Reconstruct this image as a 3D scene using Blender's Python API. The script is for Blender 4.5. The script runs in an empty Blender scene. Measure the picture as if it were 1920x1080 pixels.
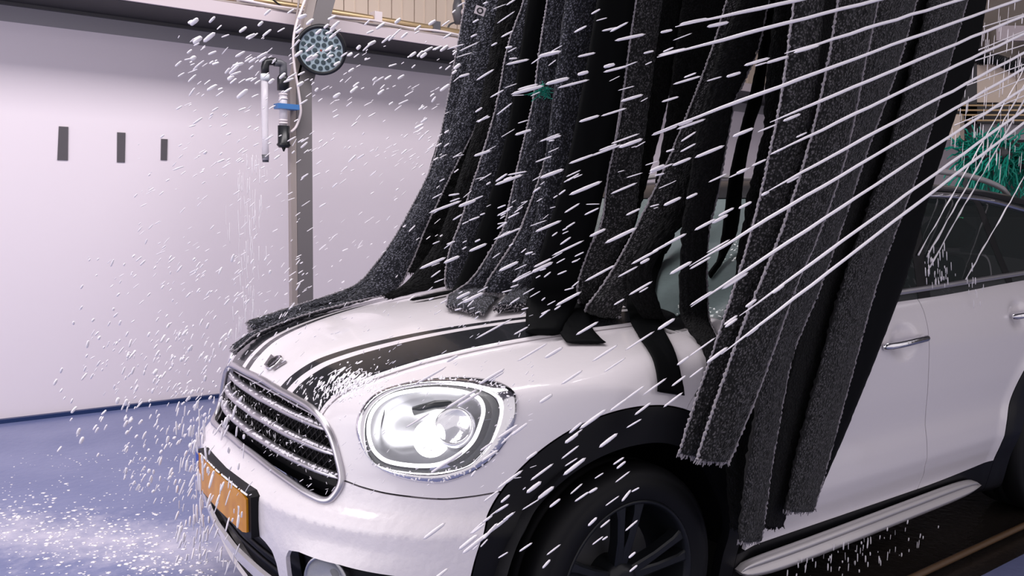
import bpy, math, random
import numpy as np
from mathutils import Vector, Matrix
random.seed(7); rng = np.random.default_rng(7)
scene = bpy.context.scene
COL = scene.collection

# ------------------------------------------------------------------ camera
CAM = np.array([-0.70, -2.45, 1.365]); FPX = 1545.0
YAW, PIT, ROLL = np.radians([54.3, 5.7, 1.0])
cD = np.array([np.cos(YAW)*np.cos(PIT), np.sin(YAW)*np.cos(PIT), -np.sin(PIT)])
_r = np.array([np.sin(YAW), -np.cos(YAW), 0]); _u = np.cross(_r, cD)
cR = _r*np.cos(ROLL)+_u*np.sin(ROLL); cU = -_r*np.sin(ROLL)+_u*np.cos(ROLL)
cam_d = bpy.data.cameras.new('camera'); cam = bpy.data.objects.new('camera', cam_d); COL.objects.link(cam)
cam_d.sensor_width = 36.0; cam_d.lens = FPX/1920*36.0; cam_d.clip_start = .05; cam_d.clip_end = 200
cam.matrix_world = Matrix(((cR[0], cU[0], -cD[0], CAM[0]), (cR[1], cU[1], -cD[1], CAM[1]), (cR[2], cU[2], -cD[2], CAM[2]), (0, 0, 0, 1)))
scene.camera = cam

# ------------------------------------------------------------------ world, lamps, exposure
wd = bpy.data.worlds.new('world'); scene.world = wd; wd.use_nodes = True
bg = wd.node_tree.nodes['Background']; bg.inputs[0].default_value = (1.0, .94, .99, 1); bg.inputs[1].default_value = .88
def area(name, loc, target, sx, sy, watts, color=(1, .96, 1)):
    l = bpy.data.lights.new(name, 'AREA'); l.shape = 'RECTANGLE'; l.size = sx; l.size_y = sy; l.energy = watts; l.color = color
    o = bpy.data.objects.new(name, l); COL.objects.link(o); o.location = loc
    o.rotation_euler = (Vector(target)-Vector(loc)).to_track_quat('-Z', 'Y').to_euler(); return o
area('tunnel_mouth_daylight', (-5.2, .6, 2.3), (1.0, .6, 1.0), 5.5, 4.0, 110, (1, .96, .99))
area('ceiling_lamp_row', (0.2, .7, 4.4), (0.2, .9, 0), 6.0, 1.2, 235, (1, .95, .97))
vs = scene.view_settings
vs.view_transform = 'Standard'; vs.look = 'None'; vs.gamma = 1.0; vs.exposure = 0.0; vs.use_curve_mapping = False

# ------------------------------------------------------------------ pixel -> place helpers
def ray(px, py): return cD+(px-960)/FPX*cR+(540-py)/FPX*cU
def aty(px, py, y): d = ray(px, py); return CAM+d*((y-CAM[1])/d[1])
def atx(px, py, x): d = ray(px, py); return CAM+d*((x-CAM[0])/d[0])
def atz(px, py, z): d = ray(px, py); return CAM+d*((z-CAM[2])/d[2])

# ------------------------------------------------------------------ materials
MATS = {}
def mat(name, col=(.5, .5, .5), rough=.5, metal=0., coat=0., spec=.5, emit=None, estr=0., trans=0., sheen=0., alpha=1., ior=1.45):
    m = bpy.data.materials.new(name); m.use_nodes = True; b = m.node_tree.nodes['Principled BSDF']
    def s(k, v):
        if k in b.inputs: b.inputs[k].default_value = v
    s('Base Color', (*col, 1)); s('Roughness', rough); s('Metallic', metal); s('Coat Weight', coat); s('Coat Roughness', .06)
    s('Specular IOR Level', spec); s('Transmission Weight', trans); s('Sheen Weight', sheen); s('Alpha', alpha); s('IOR', ior)
    if emit: s('Emission Color', (*emit, 1)); s('Emission Strength', estr)
    MATS[name] = m; return m
def nodes(m): return m.node_tree.nodes, m.node_tree.links, m.node_tree.nodes['Principled BSDF']
def tex(m, kind, scale, coord='Object', **kw):
    n, l, b = nodes(m)
    tc = n.new('ShaderNodeTexCoord'); mp = n.new('ShaderNodeMapping'); l.new(tc.outputs[coord], mp.inputs[0])
    mp.inputs['Scale'].default_value = kw.pop('stretch', (1, 1, 1))
    t = n.new(kind); l.new(mp.outputs[0], t.inputs['Vector']); t.inputs['Scale'].default_value = scale
    for k, v in kw.items():
        if k in t.inputs: t.inputs[k].default_value = v
        else: setattr(t, k, v)
    return t
def ramp(m, sock, stops):
    n, l, b = nodes(m); r = n.new('ShaderNodeValToRGB'); l.new(sock, r.inputs[0]); e = r.color_ramp.elements
    while len(e) < len(stops): e.new(.5)
    for i, (p, c) in enumerate(stops): e[i].position = p; e[i].color = (*c, 1)
    return r.outputs[0]
def bump(m, sock, strength, dist):
    n, l, b = nodes(m); bp = n.new('ShaderNodeBump'); bp.inputs['Strength'].default_value = strength; bp.inputs['Distance'].default_value = dist
    l.new(sock, bp.inputs['Height']); 
    if b.inputs['Normal'].links: l.new(b.inputs['Normal'].links[0].from_socket, bp.inputs['Normal'])
    l.new(bp.outputs[0], b.inputs['Normal'])
def link(m, sock, inp): m.node_tree.links.new(sock, m.node_tree.nodes['Principled BSDF'].inputs[inp])

paint = mat('white_paint', (.78, .735, .765), .22, coat=.6)
bump(paint, tex(paint, 'ShaderNodeTexNoise', 55, Detail=4).outputs['Fac'], .10, .004)
foamy = mat('foamed_paint', (.80, .752, .785), .30, coat=.45)
bump(foamy, tex(foamy, 'ShaderNodeTexNoise', 30, Detail=6).outputs['Fac'], .5, .007)
stripe_m = mat('black_stripe', (.014, .015, .018), .22, coat=.3)
clad = mat('black_plastic', (.0045, .0045, .006), .40, spec=.22)
bump(clad, tex(clad, 'ShaderNodeTexNoise', 240, Detail=2).outputs['Fac'], .12, .001)
rubber = mat('tyre_rubber', (.006, .006, .007), .55, spec=.25)
alloy = mat('black_alloy', (.008, .009, .011), .3, spec=.4)
chrome = mat('chrome', (.80, .79, .82), .10, metal=1.)
bump(chrome, tex(chrome, 'ShaderNodeTexNoise', 60, Detail=3).outputs['Fac'], .18, .004)
bar_m = mat('satin_grille_bar', (.55, .53, .56), .28, metal=.85)
silver = mat('silver_sill', (.62, .59, .60), .34, metal=.55)
glass_dark = mat('tinted_glass', (.015, .022, .022), .05, spec=.6, alpha=.78)
glass_clear = mat('windscreen_glass', (.30, .38, .38), .03, spec=.7, alpha=.62)
bump(glass_clear, tex(glass_clear, 'ShaderNodeTexVoronoi', 60).outputs['Distance'], .25, .004)
lens_m = mat('clear_lens', (.95, .96, .98), .03, spec=.6, alpha=.16)
drl = mat('light_ring', (1, 1, 1), .4, emit=(1, .98, 1), estr=1.6)
led = mat('headlamp_lit', (1, 1, 1), .4, emit=(1, .99, .97), estr=4.5)
reflector = mat('lamp_reflector', (.46, .46, .49), .30, metal=1.)
lampdark = mat('lamp_housing', (.03, .034, .036), .3)
plate_y = mat('plate_yellow', (.78, .38, .02), .35, coat=.2)
link(plate_y, ramp(plate_y, tex(plate_y, 'ShaderNodeTexNoise', 14, Detail=2).outputs['Fac'], [(.35, (.56, .21, .003)), (.6, (.70, .30, .006))]), 'Base Color')
plate_b = mat('plate_blue', (.01, .06, .42), .35)
emb = mat('emblem_metal', (.36, .34, .35), .28, metal=.9)
foam = mat('wash_foam', (.88, .85, .90), .55)
bump(foam, tex(foam, 'ShaderNodeTexVoronoi', 160).outputs['Distance'], .5, .003)
water = mat('aerated_water', (.90, .86, .91), .25, spec=.6)
leather = mat('seat_fabric', (.05, .05, .055), .7)

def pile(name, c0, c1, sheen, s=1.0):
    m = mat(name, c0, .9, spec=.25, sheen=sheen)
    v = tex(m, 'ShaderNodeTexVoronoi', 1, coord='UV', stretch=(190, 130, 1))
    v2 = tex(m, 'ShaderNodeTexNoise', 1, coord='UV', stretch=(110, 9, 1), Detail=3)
    link(m, ramp(m, v.outputs['Distance'], [(.02, c1), (.50, c0)]), 'Base Color')  # pale loop tips: pile highlights put into the colour
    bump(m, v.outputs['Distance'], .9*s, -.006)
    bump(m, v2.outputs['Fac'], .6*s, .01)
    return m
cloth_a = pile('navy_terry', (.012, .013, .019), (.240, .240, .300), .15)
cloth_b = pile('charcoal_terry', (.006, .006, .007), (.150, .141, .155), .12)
cloth_d = pile('shaded_terry', (.003, .003, .0035), (.013, .013, .015), .02)  # shaded copy of the terry, deep shade put into its colour
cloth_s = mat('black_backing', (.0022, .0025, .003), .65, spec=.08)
rim_hem = mat('rim_light_hem_thread', (.26, .24, .265), .8)  # pale grey for painted rim light on strip edges, and for hem fringe

wallm = mat('white_wall_panel', (.84, .755, .81), .38)
bump(wallm, tex(wallm, 'ShaderNodeTexNoise', 3, Detail=2).outputs['Fac'], .05, .02)
greyw = mat('grey_wall_band', (.34, .32, .34), .5)
beamf = mat('beam_paint', (.60, .52, .55), .5)
beamd = mat('beam_dark', (.085, .08, .082), .5)
siding = mat('beige_siding', (.72, .60, .50), .5)
brass = mat('brass_pipe', (.52, .38, .22), .35, metal=.7)
steel = mat('galvanised_post', (.17, .155, .16), .5)
bump(steel, tex(steel, 'ShaderNodeTexNoise', 40, Detail=3).outputs['Fac'], .08, .004)
steel_l = mat('post_edge', (.34, .29, .275), .5)
steel_d = mat('dark_steel', (.07, .07, .075), .5, metal=.3)
blackp = mat('black_fitting', (.014, .015, .018), .3)
greyp = mat('grey_fitting', (.10, .10, .115), .35)
clear_t = mat('clear_hose', (.80, .76, .82), .2, alpha=.6)
bluec = mat('blue_clamp', (.05, .17, .42), .45)
bluer = mat('blue_rail', (.012, .03, .11), .4)
lampface = mat('lamp_face', (.42, .52, .56), .35)
lampcell = mat('lamp_lens_cell', (.05, .075, .085), .15)
cable = mat('white_cable', (.74, .66, .68), .5)
tape = mat('grey_tape', (.10, .09, .10), .4)
teal = mat('teal_bristle', (.004, .28, .20), .5)
refl_green = mat('green_reflection', (.02, .5, .2), .4, emit=(.1, 1, .45), estr=3)
amber = mat('amber_rail', (.10, .055, .025), .4)

floor_m = mat('blue_floor', (.10, .13, .30), .28, spec=.6)
_n = tex(floor_m, 'ShaderNodeTexNoise', 1.6, Detail=6)
_c = ramp(floor_m, _n.outputs['Fac'], [(.3, (.125, .150, .31)), (.7, (.21, .23, .40))])
def film(m, base):              # thin foam film left lying across the floor
    n, l, b = nodes(m); tc = n.new('ShaderNodeTexCoord'); sp_ = n.new('ShaderNodeSeparateXYZ'); l.new(tc.outputs['Object'], sp_.inputs[0])
    def mth(op, a, b_=None):
        q = n.new('ShaderNodeMath'); q.operation = op
        for i_, v in enumerate((a, b_)):
            if v is None: continue
            if isinstance(v, (int, float)): q.inputs[i_].default_value = v
            else: l.new(v, q.inputs[i_])
        return q.outputs[0]
    dist = mth('ABSOLUTE', mth('ADD', mth('SUBTRACT', sp_.outputs[1], mth('MULTIPLY', sp_.outputs[0], -.95)), -.93))
    nz = tex(m, 'ShaderNodeTexNoise', 9, Detail=8, Roughness=.72)
    f = mth('SUBTRACT', mth('ADD', mth('MULTIPLY', dist, -1.5), mth('MULTIPLY', nz.outputs['Fac'], 1.5)), .16)
    f = mth('MINIMUM', mth('MAXIMUM', f, 0.0), .85)
    mx = n.new('ShaderNodeMix'); mx.data_type = 'RGBA'; l.new(f, mx.inputs['Factor']); l.new(base, mx.inputs['A']); mx.inputs['B'].default_value = (.66, .62, .72, 1)
    l.new(mx.outputs['Result'], b.inputs['Base Color'])
film(floor_m, _c)
bump(floor_m, tex(floor_m, 'ShaderNodeTexNoise', 26, Detail=4).outputs['Fac'], .22, .01)
conv_m = mat('wet_conveyor', (.020, .016, .014), .22, spec=.6)
bump(conv_m, tex(conv_m, 'ShaderNodeTexNoise', 30, Detail=4).outputs['Fac'], .3, .01)

# ------------------------------------------------------------------ mesh helpers
def obj(name, V, F, m, parent=None, smooth=False, N=None, uv=None):
    me = bpy.data.meshes.new(name)
    me.from_pydata([tuple(map(float, v)) for v in V], [], [tuple(map(int, f)) for f in F]); me.update()
    if m is not None: me.materials.append(m)
    if smooth or N is not None: me.polygons.foreach_set('use_smooth', [True]*len(me.polygons))
    if uv is not None:
        lay = me.uv_layers.new(name='uv'); idx = np.empty(len(me.loops), int); me.loops.foreach_get('vertex_index', idx)
        lay.data.foreach_set('uv', np.asarray(uv, float)[idx].ravel())
    if N is not None: me.normals_split_custom_set_from_vertices([tuple(map(float, n)) for n in N])
    o = bpy.data.objects.new(name, me); COL.objects.link(o); o.parent = parent
    return o
def empty(name, loc=(0, 0, 0)):
    o = bpy.data.objects.new(name, None); COL.objects.link(o); o.location = loc; o.empty_display_size = .1; return o
def tag(o, label=None, cat=None, group=None, kind=None):
    if label: o['label'] = label
    if cat: o['category'] = cat
    if group: o['group'] = group
    if kind: o['kind'] = kind
    return o
class MB:
    def __init__(s): s.V = []; s.F = []
    def add(s, V, F):
        k = len(s.V); s.V += [tuple(v) for v in V]; s.F += [tuple(i+k for i in f) for f in F]; return s
    def box(s, lo, hi):
        (a, b, c), (d, e, f) = lo, hi
        return s.add([(a, b, c), (d, b, c), (d, e, c), (a, e, c), (a, b, f), (d, b, f), (d, e, f), (a, e, f)],
                     [(0, 3, 2, 1), (4, 5, 6, 7), (0, 1, 5, 4), (1, 2, 6, 5), (2, 3, 7, 6), (3, 0, 4, 7)])
    def tube(s, P, r, n=10, cap=True, closed=False):
        P = np.asarray(P, float); m = len(P); r = np.broadcast_to(np.asarray(r, float), (m,))
        T = np.gradient(P, axis=0) if not closed else np.roll(P, -1, 0)-np.roll(P, 1, 0)
        T /= np.linalg.norm(T, axis=1)[:, None]+1e-9
        up = np.array([0, 0, 1.]) if abs(T[0][2]) < .9 else np.array([1., 0, 0])
        a = np.cross(T[0], up); a /= np.linalg.norm(a); V = []
        for i in range(m):
            a = a-T[i]*(a@T[i]); a /= np.linalg.norm(a)+1e-9; b = np.cross(T[i], a)
            for j in range(n):
                t = 2*math.pi*j/n; V.append(P[i]+r[i]*(math.cos(t)*a+math.sin(t)*b))
        F = [(i*n+j, i*n+(j+1) % n, ((i+1) % m)*n+(j+1) % n, ((i+1) % m)*n+j) for i in range(m if closed else m-1) for j in range(n)]
        if cap and not closed: F += [tuple(range(n-1, -1, -1)), tuple((m-1)*n+j for j in range(n))]
        return s.add(V, F)
    def disc_lathe(s, c, n, prof, seg=40, sx=1., sy=1.):
        n = np.asarray(n, float); n /= np.linalg.norm(n); a = np.cross(n, [0, 0, 1.]); a /= np.linalg.norm(a); b = np.cross(n, a); c = np.asarray(c, float)
        V = [c+h*n+r*(math.cos(2*math.pi*j/seg)*a*sx+math.sin(2*math.pi*j/seg)*b*sy) for r, h in prof for j in range(seg)]
        F = [(i*seg+j, i*seg+(j+1) % seg, (i+1)*seg+(j+1) % seg, (i+1)*seg+j) for i in range(len(prof)-1) for j in range(seg)]
        F += [tuple(range(seg-1, -1, -1)), tuple((len(prof)-1)*seg+j for j in range(seg))]
        return s.add(V, F)
    def obj(s, name, m, parent=None, smooth=False): return obj(name, s.V, s.F, m, parent, smooth)
def catmull(P, n, closed=False):
    P = np.asarray(P, float); m = len(P); out = []
    segs = m if closed else m-1
    for k in range(segs):
        p0, p1, p2, p3 = (P[(k-1) % m], P[k], P[(k+1) % m], P[(k+2) % m]) if closed else (P[max(k-1, 0)], P[k], P[k+1], P[min(k+2, m-1)])
        for i in range(n):
            t = i/n; out.append(.5*((2*p1)+(-p0+p2)*t+(2*p0-5*p1+4*p2-p3)*t*t+(-p0+3*p1-3*p2+p3)*t**3))
    if not closed: out.append(P[-1])
    return np.array(out)
def spl(xs, ys):
    xs = np.array(xs, float); ys = np.array(ys, float); h = np.diff(xs); d = np.diff(ys)/h
    m = np.zeros_like(xs); m[0] = d[0]; m[-1] = d[-1]
    for i in range(1, len(xs)-1):
        m[i] = 0 if d[i-1]*d[i] <= 0 else (h[i-1]+h[i])*3/((2*h[i]+h[i-1])/d[i-1]+(h[i]+2*h[i-1])/d[i])
    def f(x):
        x = np.asarray(x, float); xc = np.clip(x, xs[0], xs[-1])
        i = np.clip(np.searchsorted(xs, xc, side='right')-1, 0, len(h)-1); t = (xc-xs[i])/h[i]
        v = (2*t**3-3*t**2+1)*ys[i]+(t**3-2*t**2+t)*h[i]*m[i]+(-2*t**3+3*t**2)*ys[i+1]+(t**3-t**2)*h[i]*m[i+1]
        return v+np.where(x < xs[0], (x-xs[0])*m[0], 0)+np.where(x > xs[-1], (x-xs[-1])*m[-1], 0)
    return f
def sst(e0, e1, x): t = np.clip((x-e0)/(e1-e0), 0, 1); return t*t*(3-2*t)
def smax(a, b, k): h = np.maximum(k-np.abs(a-b), 0)/k; return np.maximum(a, b)+h*h*k*.25

# ================================================================== SETTING
def struct(name, mb, m, **k): return tag(mb.obj(name, m, **k), kind='structure')
WY = 3.33
struct('floor', MB().box((-9, -7, -.1), (14, WY+.6, 0)), floor_m)
struct('wall_back', MB().box((-8, WY, 0), (13, WY+.12, 2.39)), wallm)
struct('trim_1', MB().box((-8, WY-.004, 2.39), (13, WY+.12, 2.482)), greyw)
struct('trim_2', MB().box((-8, WY-.03, 2.482), (13, WY+.12, 2.5)), beamd)
struct('trim_3', MB().box((-8, 2.84, 2.500), (13, WY+.4, 2.512)), mat('beam_soffit_shade', (.035, .033, .034), .5))  # beam underside, its shade put into a darker colour
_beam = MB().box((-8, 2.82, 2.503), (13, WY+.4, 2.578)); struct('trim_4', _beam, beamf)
struct('ceiling', MB().box((-4.0, -3.2, 4.7), (13, WY+.6, 4.8)), mat('ceiling_panel', (.20, .19, .19), .6))
struct('baseboard_back', MB().box((-8, WY-.035, .0), (13, WY, .024)), bluer)
sid = struct('wall_upper', MB().box((-8, WY+.46, 2.62), (13, WY+.5, 5.2)), beamd)
pw = .21; me_panel = None
for i in range(34):
    x = .2+i*pw
    if me_panel is None:
        mb = MB().box((.004, 0, 2.63), (pw-.004, .02, 5.0)); mb.box((pw*.45, -.006, 2.63), (pw*.47, 0, 5.0)); o = mb.obj('panel', siding); me_panel = o.data
    else:
        o = bpy.data.objects.new('panel', me_panel); COL.objects.link(o)
    o.location = (x, WY+.44, 0); o.parent = sid

# ================================================================== CAR
car = tag(empty('car', (0, 0, 0)), 'white compact crossover car with black bonnet stripes being washed under the curtain', 'car')
W = spl([-.2, .3, .6, .83, 1.2, 2.3, 3.49, 3.9, 4.2, 4.4], [.80, .865, .898, .905, .902, .905, .912, .88, .80, .68])
WZ = spl([.1, .2, .33, .40, .45, .50, .58, .72, .86, .93, 1.0, 1.06, 1.12], [-.09, -.06, -.035, -.014, -.004, -.006, -.014, -.004, 0, -.006, -.024, -.045, -.066])
PLAN = spl([0, .2, .4, .5, .6, .7, .76, .81, .85, .9, 1.0], [0, .01, .042, .078, .13, .205, .275, .36, .45, .62, 1.1])
PROF = spl([.1, .2, .3, .4, .5, .55, .575, .6, .645, .7, .8, .84, .92, 1.0, 1.1], [.12, .07, .035, .014, .005, .006, .024, .052, .068, .08, .108, .122, .17, .25, .38])
ZC = spl([0, .1, .13, .165, .25, .4, .6, .9, 1.2, 1.35, 1.6, 2.4, 3.2, 4.3], [.80, .838, .85, .874, .920, .965, 1.004, 1.045, 1.075, 1.085, 1.09, 1.11, 1.135, 1.16])
CRE = spl([0, .15, .28, .43, .585, .76, .935, 1.1, 1.6], [.36, .385, .435, .462, .488, .52, .555, .585, .62])
def body(p):
    x, y, z = p[..., 0], p[..., 1], p[..., 2]; a = np.abs(y)
    r1 = np.hypot(x-.83, z-.34); r2 = np.hypot(x-3.49, z-.34)
    flare = .016*(1-sst(.47, .60, r1))+.018*(1-sst(.47, .60, r2))
    cup = .014*(np.exp(-(((x-2.14)/.075)**2+((z-.905)/.055)**2)**2)+np.exp(-(((x-3.04)/.075)**2+((z-.945)/.055)**2)**2))
    fs = a-(W(x)+WZ(z)+flare-cup)
    ff = PLAN(a)+PROF(z)-x
    ff = (ff-.02*np.exp(-((a-.68)/.13)**2-((z-.84)/.09)**2)-.035*np.exp(-((a-.58)/.16)**2)*sst(.52, .43, z))*.75
    c = CRE(x); hm = sst(1.45, 1.2, x); q = np.maximum(a-c, 0)
    zt = ZC(x)-.17*np.minimum(a, c)**2*hm-hm*.016*sst(0, .035, a-c)-hm*(.05*q+.16*q*q)-(1-hm)*.02*a*a
    F = smax(fs, (z-zt)*.95, .10); F = smax(F, ff, .05)
    F = smax(F, x-(4.25-.25*a*a-.25*np.maximum(z-.6, 0)), .12)
    return smax(F, .17-z, .03)
ZR = spl([1.2, 1.95, 2.2, 2.6, 3.1, 3.7, 4.1], [1.40, 1.475, 1.50, 1.513, 1.505, 1.46, 1.40])
def cabin(p):
    x, y, z = p[..., 0], p[..., 1], p[..., 2]; a = np.abs(y)
    fs = (a-(.845-.33*(z-1.08)-.14*np.maximum(z-1.3, 0)**2-.06*np.maximum(1.9-x, 0)**2-.05*np.maximum(x-3.2, 0)**2))*.95
    fw = ((z-1.065)*.86-(x-1.26-.16*a*a)*.52)*.99
    ft = z-(ZR(x)-.06*a*a); fr = (x-4.05+.35*(z-1.08)+.1*a*a)
    return smax(smax(smax(fs, ft, .10), fw, .05), smax(fr, 1.0-z, .02), .06)
def grad(Fn, P, e=1e-3):
    G = np.stack([(Fn(P+np.eye(3)[i]*e)-Fn(P-np.eye(3)[i]*e))/(2*e) for i in range(3)], -1)
    return G/(np.linalg.norm(G, axis=-1, keepdims=True)+1e-12)
def newton(Fn, P, it=3, e=1e-3):
    for _ in range(it):
        G = np.stack([(Fn(P+np.eye(3)[i]*e)-Fn(P-np.eye(3)[i]*e))/(2*e) for i in range(3)], -1)
        P = P-np.clip(Fn(P)[:, None]*G/((G**2).sum(-1, keepdims=True)+1e-6), -.02, .02)
    return P
def nets(Fn, lo, hi, h):
    xs, ys, zs = [np.arange(lo[i], hi[i]+h, h) for i in range(3)]
    v = np.stack([Fn(np.stack(np.meshgrid([x], ys, zs, indexing='ij'), -1))[0] for x in xs]); s = v < 0
    nx, ny, nz = v.shape; cnt = np.zeros((nx-1, ny-1, nz-1), np.float32); acc = np.zeros((nx-1, ny-1, nz-1, 3), np.float32)
    for ax in range(3):
        sl0 = [slice(None)]*3; sl1 = [slice(None)]*3; sl0[ax] = slice(0, -1); sl1[ax] = slice(1, None)
        a, b = v[tuple(sl0)], v[tuple(sl1)]; I = np.argwhere((a < 0) != (b < 0)); av = a[tuple(I.T)]; bv = b[tuple(I.T)]
        P = I.astype(float); P[:, ax] += av/(av-bv); o1, o2 = [k for k in range(3) if k != ax]
        for d1 in (0, -1):
            for d2 in (0, -1):
                J = I.copy(); J[:, o1] += d1; J[:, o2] += d2
                ok = ((J >= 0) & (J < np.array(cnt.shape))).all(1)
                np.add.at(cnt, tuple(J[ok].T), 1); np.add.at(acc, tuple(J[ok].T), P[ok])
    act = cnt > 0; idx = -np.ones(cnt.shape, int); idx[act] = np.arange(act.sum())
    V = acc[act]/cnt[act][:, None]*h+np.array(lo); Q = []
    for ax in range(3):
        sl0 = [slice(None)]*3; sl1 = [slice(None)]*3; sl0[ax] = slice(0, -1); sl1[ax] = slice(1, None)
        a, b = s[tuple(sl0)], s[tuple(sl1)]; o1, o2 = (ax+1) % 3, (ax+2) % 3
        for flip in (0, 1):
            I = np.argwhere(a & ~b if flip == 0 else ~a & b); I = I[(I[:, o1] > 0) & (I[:, o2] > 0) & (I[:, o1] < v.shape[o1]-1) & (I[:, o2] < v.shape[o2]-1)]
            c = []
            for d1, d2 in ((-1, -1), (0, -1), (0, 0), (-1, 0)):
                J = I.copy(); J[:, o1] += d1; J[:, o2] += d2; c.append(idx[tuple(J.T)])
            c = np.stack(c, -1); Q.append(c if flip == 0 else c[:, ::-1])
    Q = np.concatenate(Q); Q = Q[(Q >= 0).all(1)]
    return newton(Fn, V.astype(float)), np.concatenate([Q[:, [0, 1, 2]], Q[:, [0, 2, 3]]])
def compact(V, T):
    u, inv = np.unique(T, return_inverse=True); return V[u], inv.reshape(T.shape)
def clip(M, f, Fn=None):
    V, T = M
    if len(T) == 0: return M
    fv = f(V); fv = np.where(np.abs(fv) < 1e-7, 1e-7, fv); ins = fv > 0; c = ins[T].sum(1); n = len(V)
    out = [T[c == 3]]; pend = []
    def rot(A, want):
        m = ins[A] == want; k = m.argmax(1); r = np.arange(len(A))[:, None]; return A[r, (k[:, None]+np.arange(3)) % 3]
    A1 = rot(T[c == 1], True); A2 = rot(T[c == 2], False)
    E = np.concatenate([A1[:, [0, 1]], A1[:, [0, 2]], A2[:, [0, 1]], A2[:, [0, 2]]])
    if len(E):
        Es = np.sort(E, 1); key = Es[:, 0].astype(np.int64)*n+Es[:, 1]; uk, inv = np.unique(key, return_inverse=True)
        i, j = uk//n, uk % n; t = (fv[i]/(fv[i]-fv[j]))[:, None]; NV = V[i]*(1-t)+V[j]*t
        if Fn is not None: NV = newton(Fn, NV, 1)
        e = inv.reshape(-1)+n; a, b = len(A1), len(A2)
        e1, e2, g1, g2 = e[:a], e[a:2*a], e[2*a:2*a+b], e[2*a+b:]
        out += [np.stack([A1[:, 0], e1, e2], -1), np.stack([A2[:, 1], A2[:, 2], g2], -1), np.stack([A2[:, 1], g2, g1], -1)]
        V = np.concatenate([V, NV])
    return compact(V, np.concatenate(out))
def panel(name, M, m, parent, Fn, rim=.012):
    V, T = M
    if len(T) == 0: print('EMPTY PANEL', name); return None
    N = grad(Fn, V); E = np.concatenate([T[:, [0, 1]], T[:, [1, 2]], T[:, [2, 0]]]); Es = np.sort(E, 1)
    key = Es[:, 0].astype(np.int64)*len(V)+Es[:, 1]; _, first, cnt = np.unique(key, return_index=True, return_counts=True)
    B = E[first[cnt == 1]]; k = len(V)
    p0, p1 = V[B[:, 0]], V[B[:, 1]]; q0, q1 = p0-N[B[:, 0]]*rim, p1-N[B[:, 1]]*rim
    nn = np.cross(p0-p1, q0-p0); nn /= np.linalg.norm(nn, axis=1)[:, None]+1e-12
    b = len(B); R = np.arange(b)
    VV = np.concatenate([V, p0, p1, q0, q1]); NN = np.concatenate([N, nn, nn, nn, nn])
    F = [tuple(t) for t in T]+[(k+b+i, k+i, k+2*b+i, k+3*b+i) for i in R]
    return obj(name, VV, F, m, parent, N=NN)
def march(px, py, Fn=body, t0=.8, t1=8, n=1500):
    d = ray(px, py); t = np.linspace(t0, t1, n); s = np.where(Fn(CAM+t[:, None]*d) < 0)[0]
    if len(s) == 0: return None
    lo, hi = t[s[0]-1], t[s[0]]
    for _ in range(24):
        m = (lo+hi)/2
        if Fn((CAM+m*d)[None])[0] < 0: hi = m
        else: lo = m
    return CAM+hi*d
def front_x(y, z):
    y = np.atleast_1d(y); z = np.broadcast_to(z, y.shape); lo = np.full(y.shape, -.2); hi = np.full(y.shape, .8)
    for _ in range(30):
        m = (lo+hi)/2; ins = body(np.stack([m, y, z], -1)) < 0; hi = np.where(ins, m, hi); lo = np.where(ins, lo, m)
    return hi
def polysd(P, x, y):            # signed distance to a polygon, positive inside
    P = np.asarray(P, float); d = np.full(x.shape, 1e9); s = np.zeros(x.shape, bool); n = len(P)
    for i in range(n):
        a, b = P[i], P[(i+1) % n]; e = b-a; w0, w1 = x-a[0], y-a[1]; t = np.clip((w0*e[0]+w1*e[1])/(e@e), 0, 1)
        d = np.minimum(d, np.hypot(w0-t*e[0], w1-t*e[1]))
        s ^= ((a[1] > y) != (b[1] > y)) & (x < (b[0]-a[0])*(y-a[1])/(b[1]-a[1]+1e-12)+a[0])
    return np.where(s, d, -d)

BM = nets(body, (-.06, -.98, .13), (4.36, .98, 1.2), .0135)
BM = clip(BM, lambda V: np.where(V[:, 0] > 1.22, cabin(V)+.03, 1.))
AX = lambda V: np.abs(V[:, 1])
def rA(V, xc): return np.hypot(V[:, 0]-xc, np.maximum(V[:, 2]-.34, 0))
BM = clip(BM, lambda V: np.minimum(rA(V, .83)-.40, rA(V, 3.49)-.405), body)
RF = lambda V: .47+.031*sst(.34, .80, V[:, 2])
archF = lambda V: np.where(AX(V) > .5, RF(V)-rA(V, .83), -1.)
archR = lambda V: np.where(AX(V) > .5, .535-rA(V, 3.49), -1.)
SILLZ = spl([1.0, 1.31, 2.378, 2.952, 3.4], [.312, .309, .305, .325, .36])
sillf = lambda V: np.where((V[:, 0] > .9) & (V[:, 0] < 3.4), SILLZ(V[:, 0])-V[:, 2], -1.)
SEAM = spl([.48, .522, .581, .647, .702, .743, .783, .814, .832, .9], [.656, .653, .645, .640, .639, .638, .644, .653, .660, .68])
SPLIT = spl([.3, .36, .41, .45, .562, .893, 1.15], [2.378, 2.384, 2.366, 2.362, 2.352, 2.314, 2.30])
DFR = spl([.3, .55, .7, .8, .853, .898, .95, 1.1], [1.34, 1.33, 1.2, 1.0, 1.052, 1.117, 1.16, 1.2])
g = .0022
def side(s): return lambda V: s*V[:, 1]-.3
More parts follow.
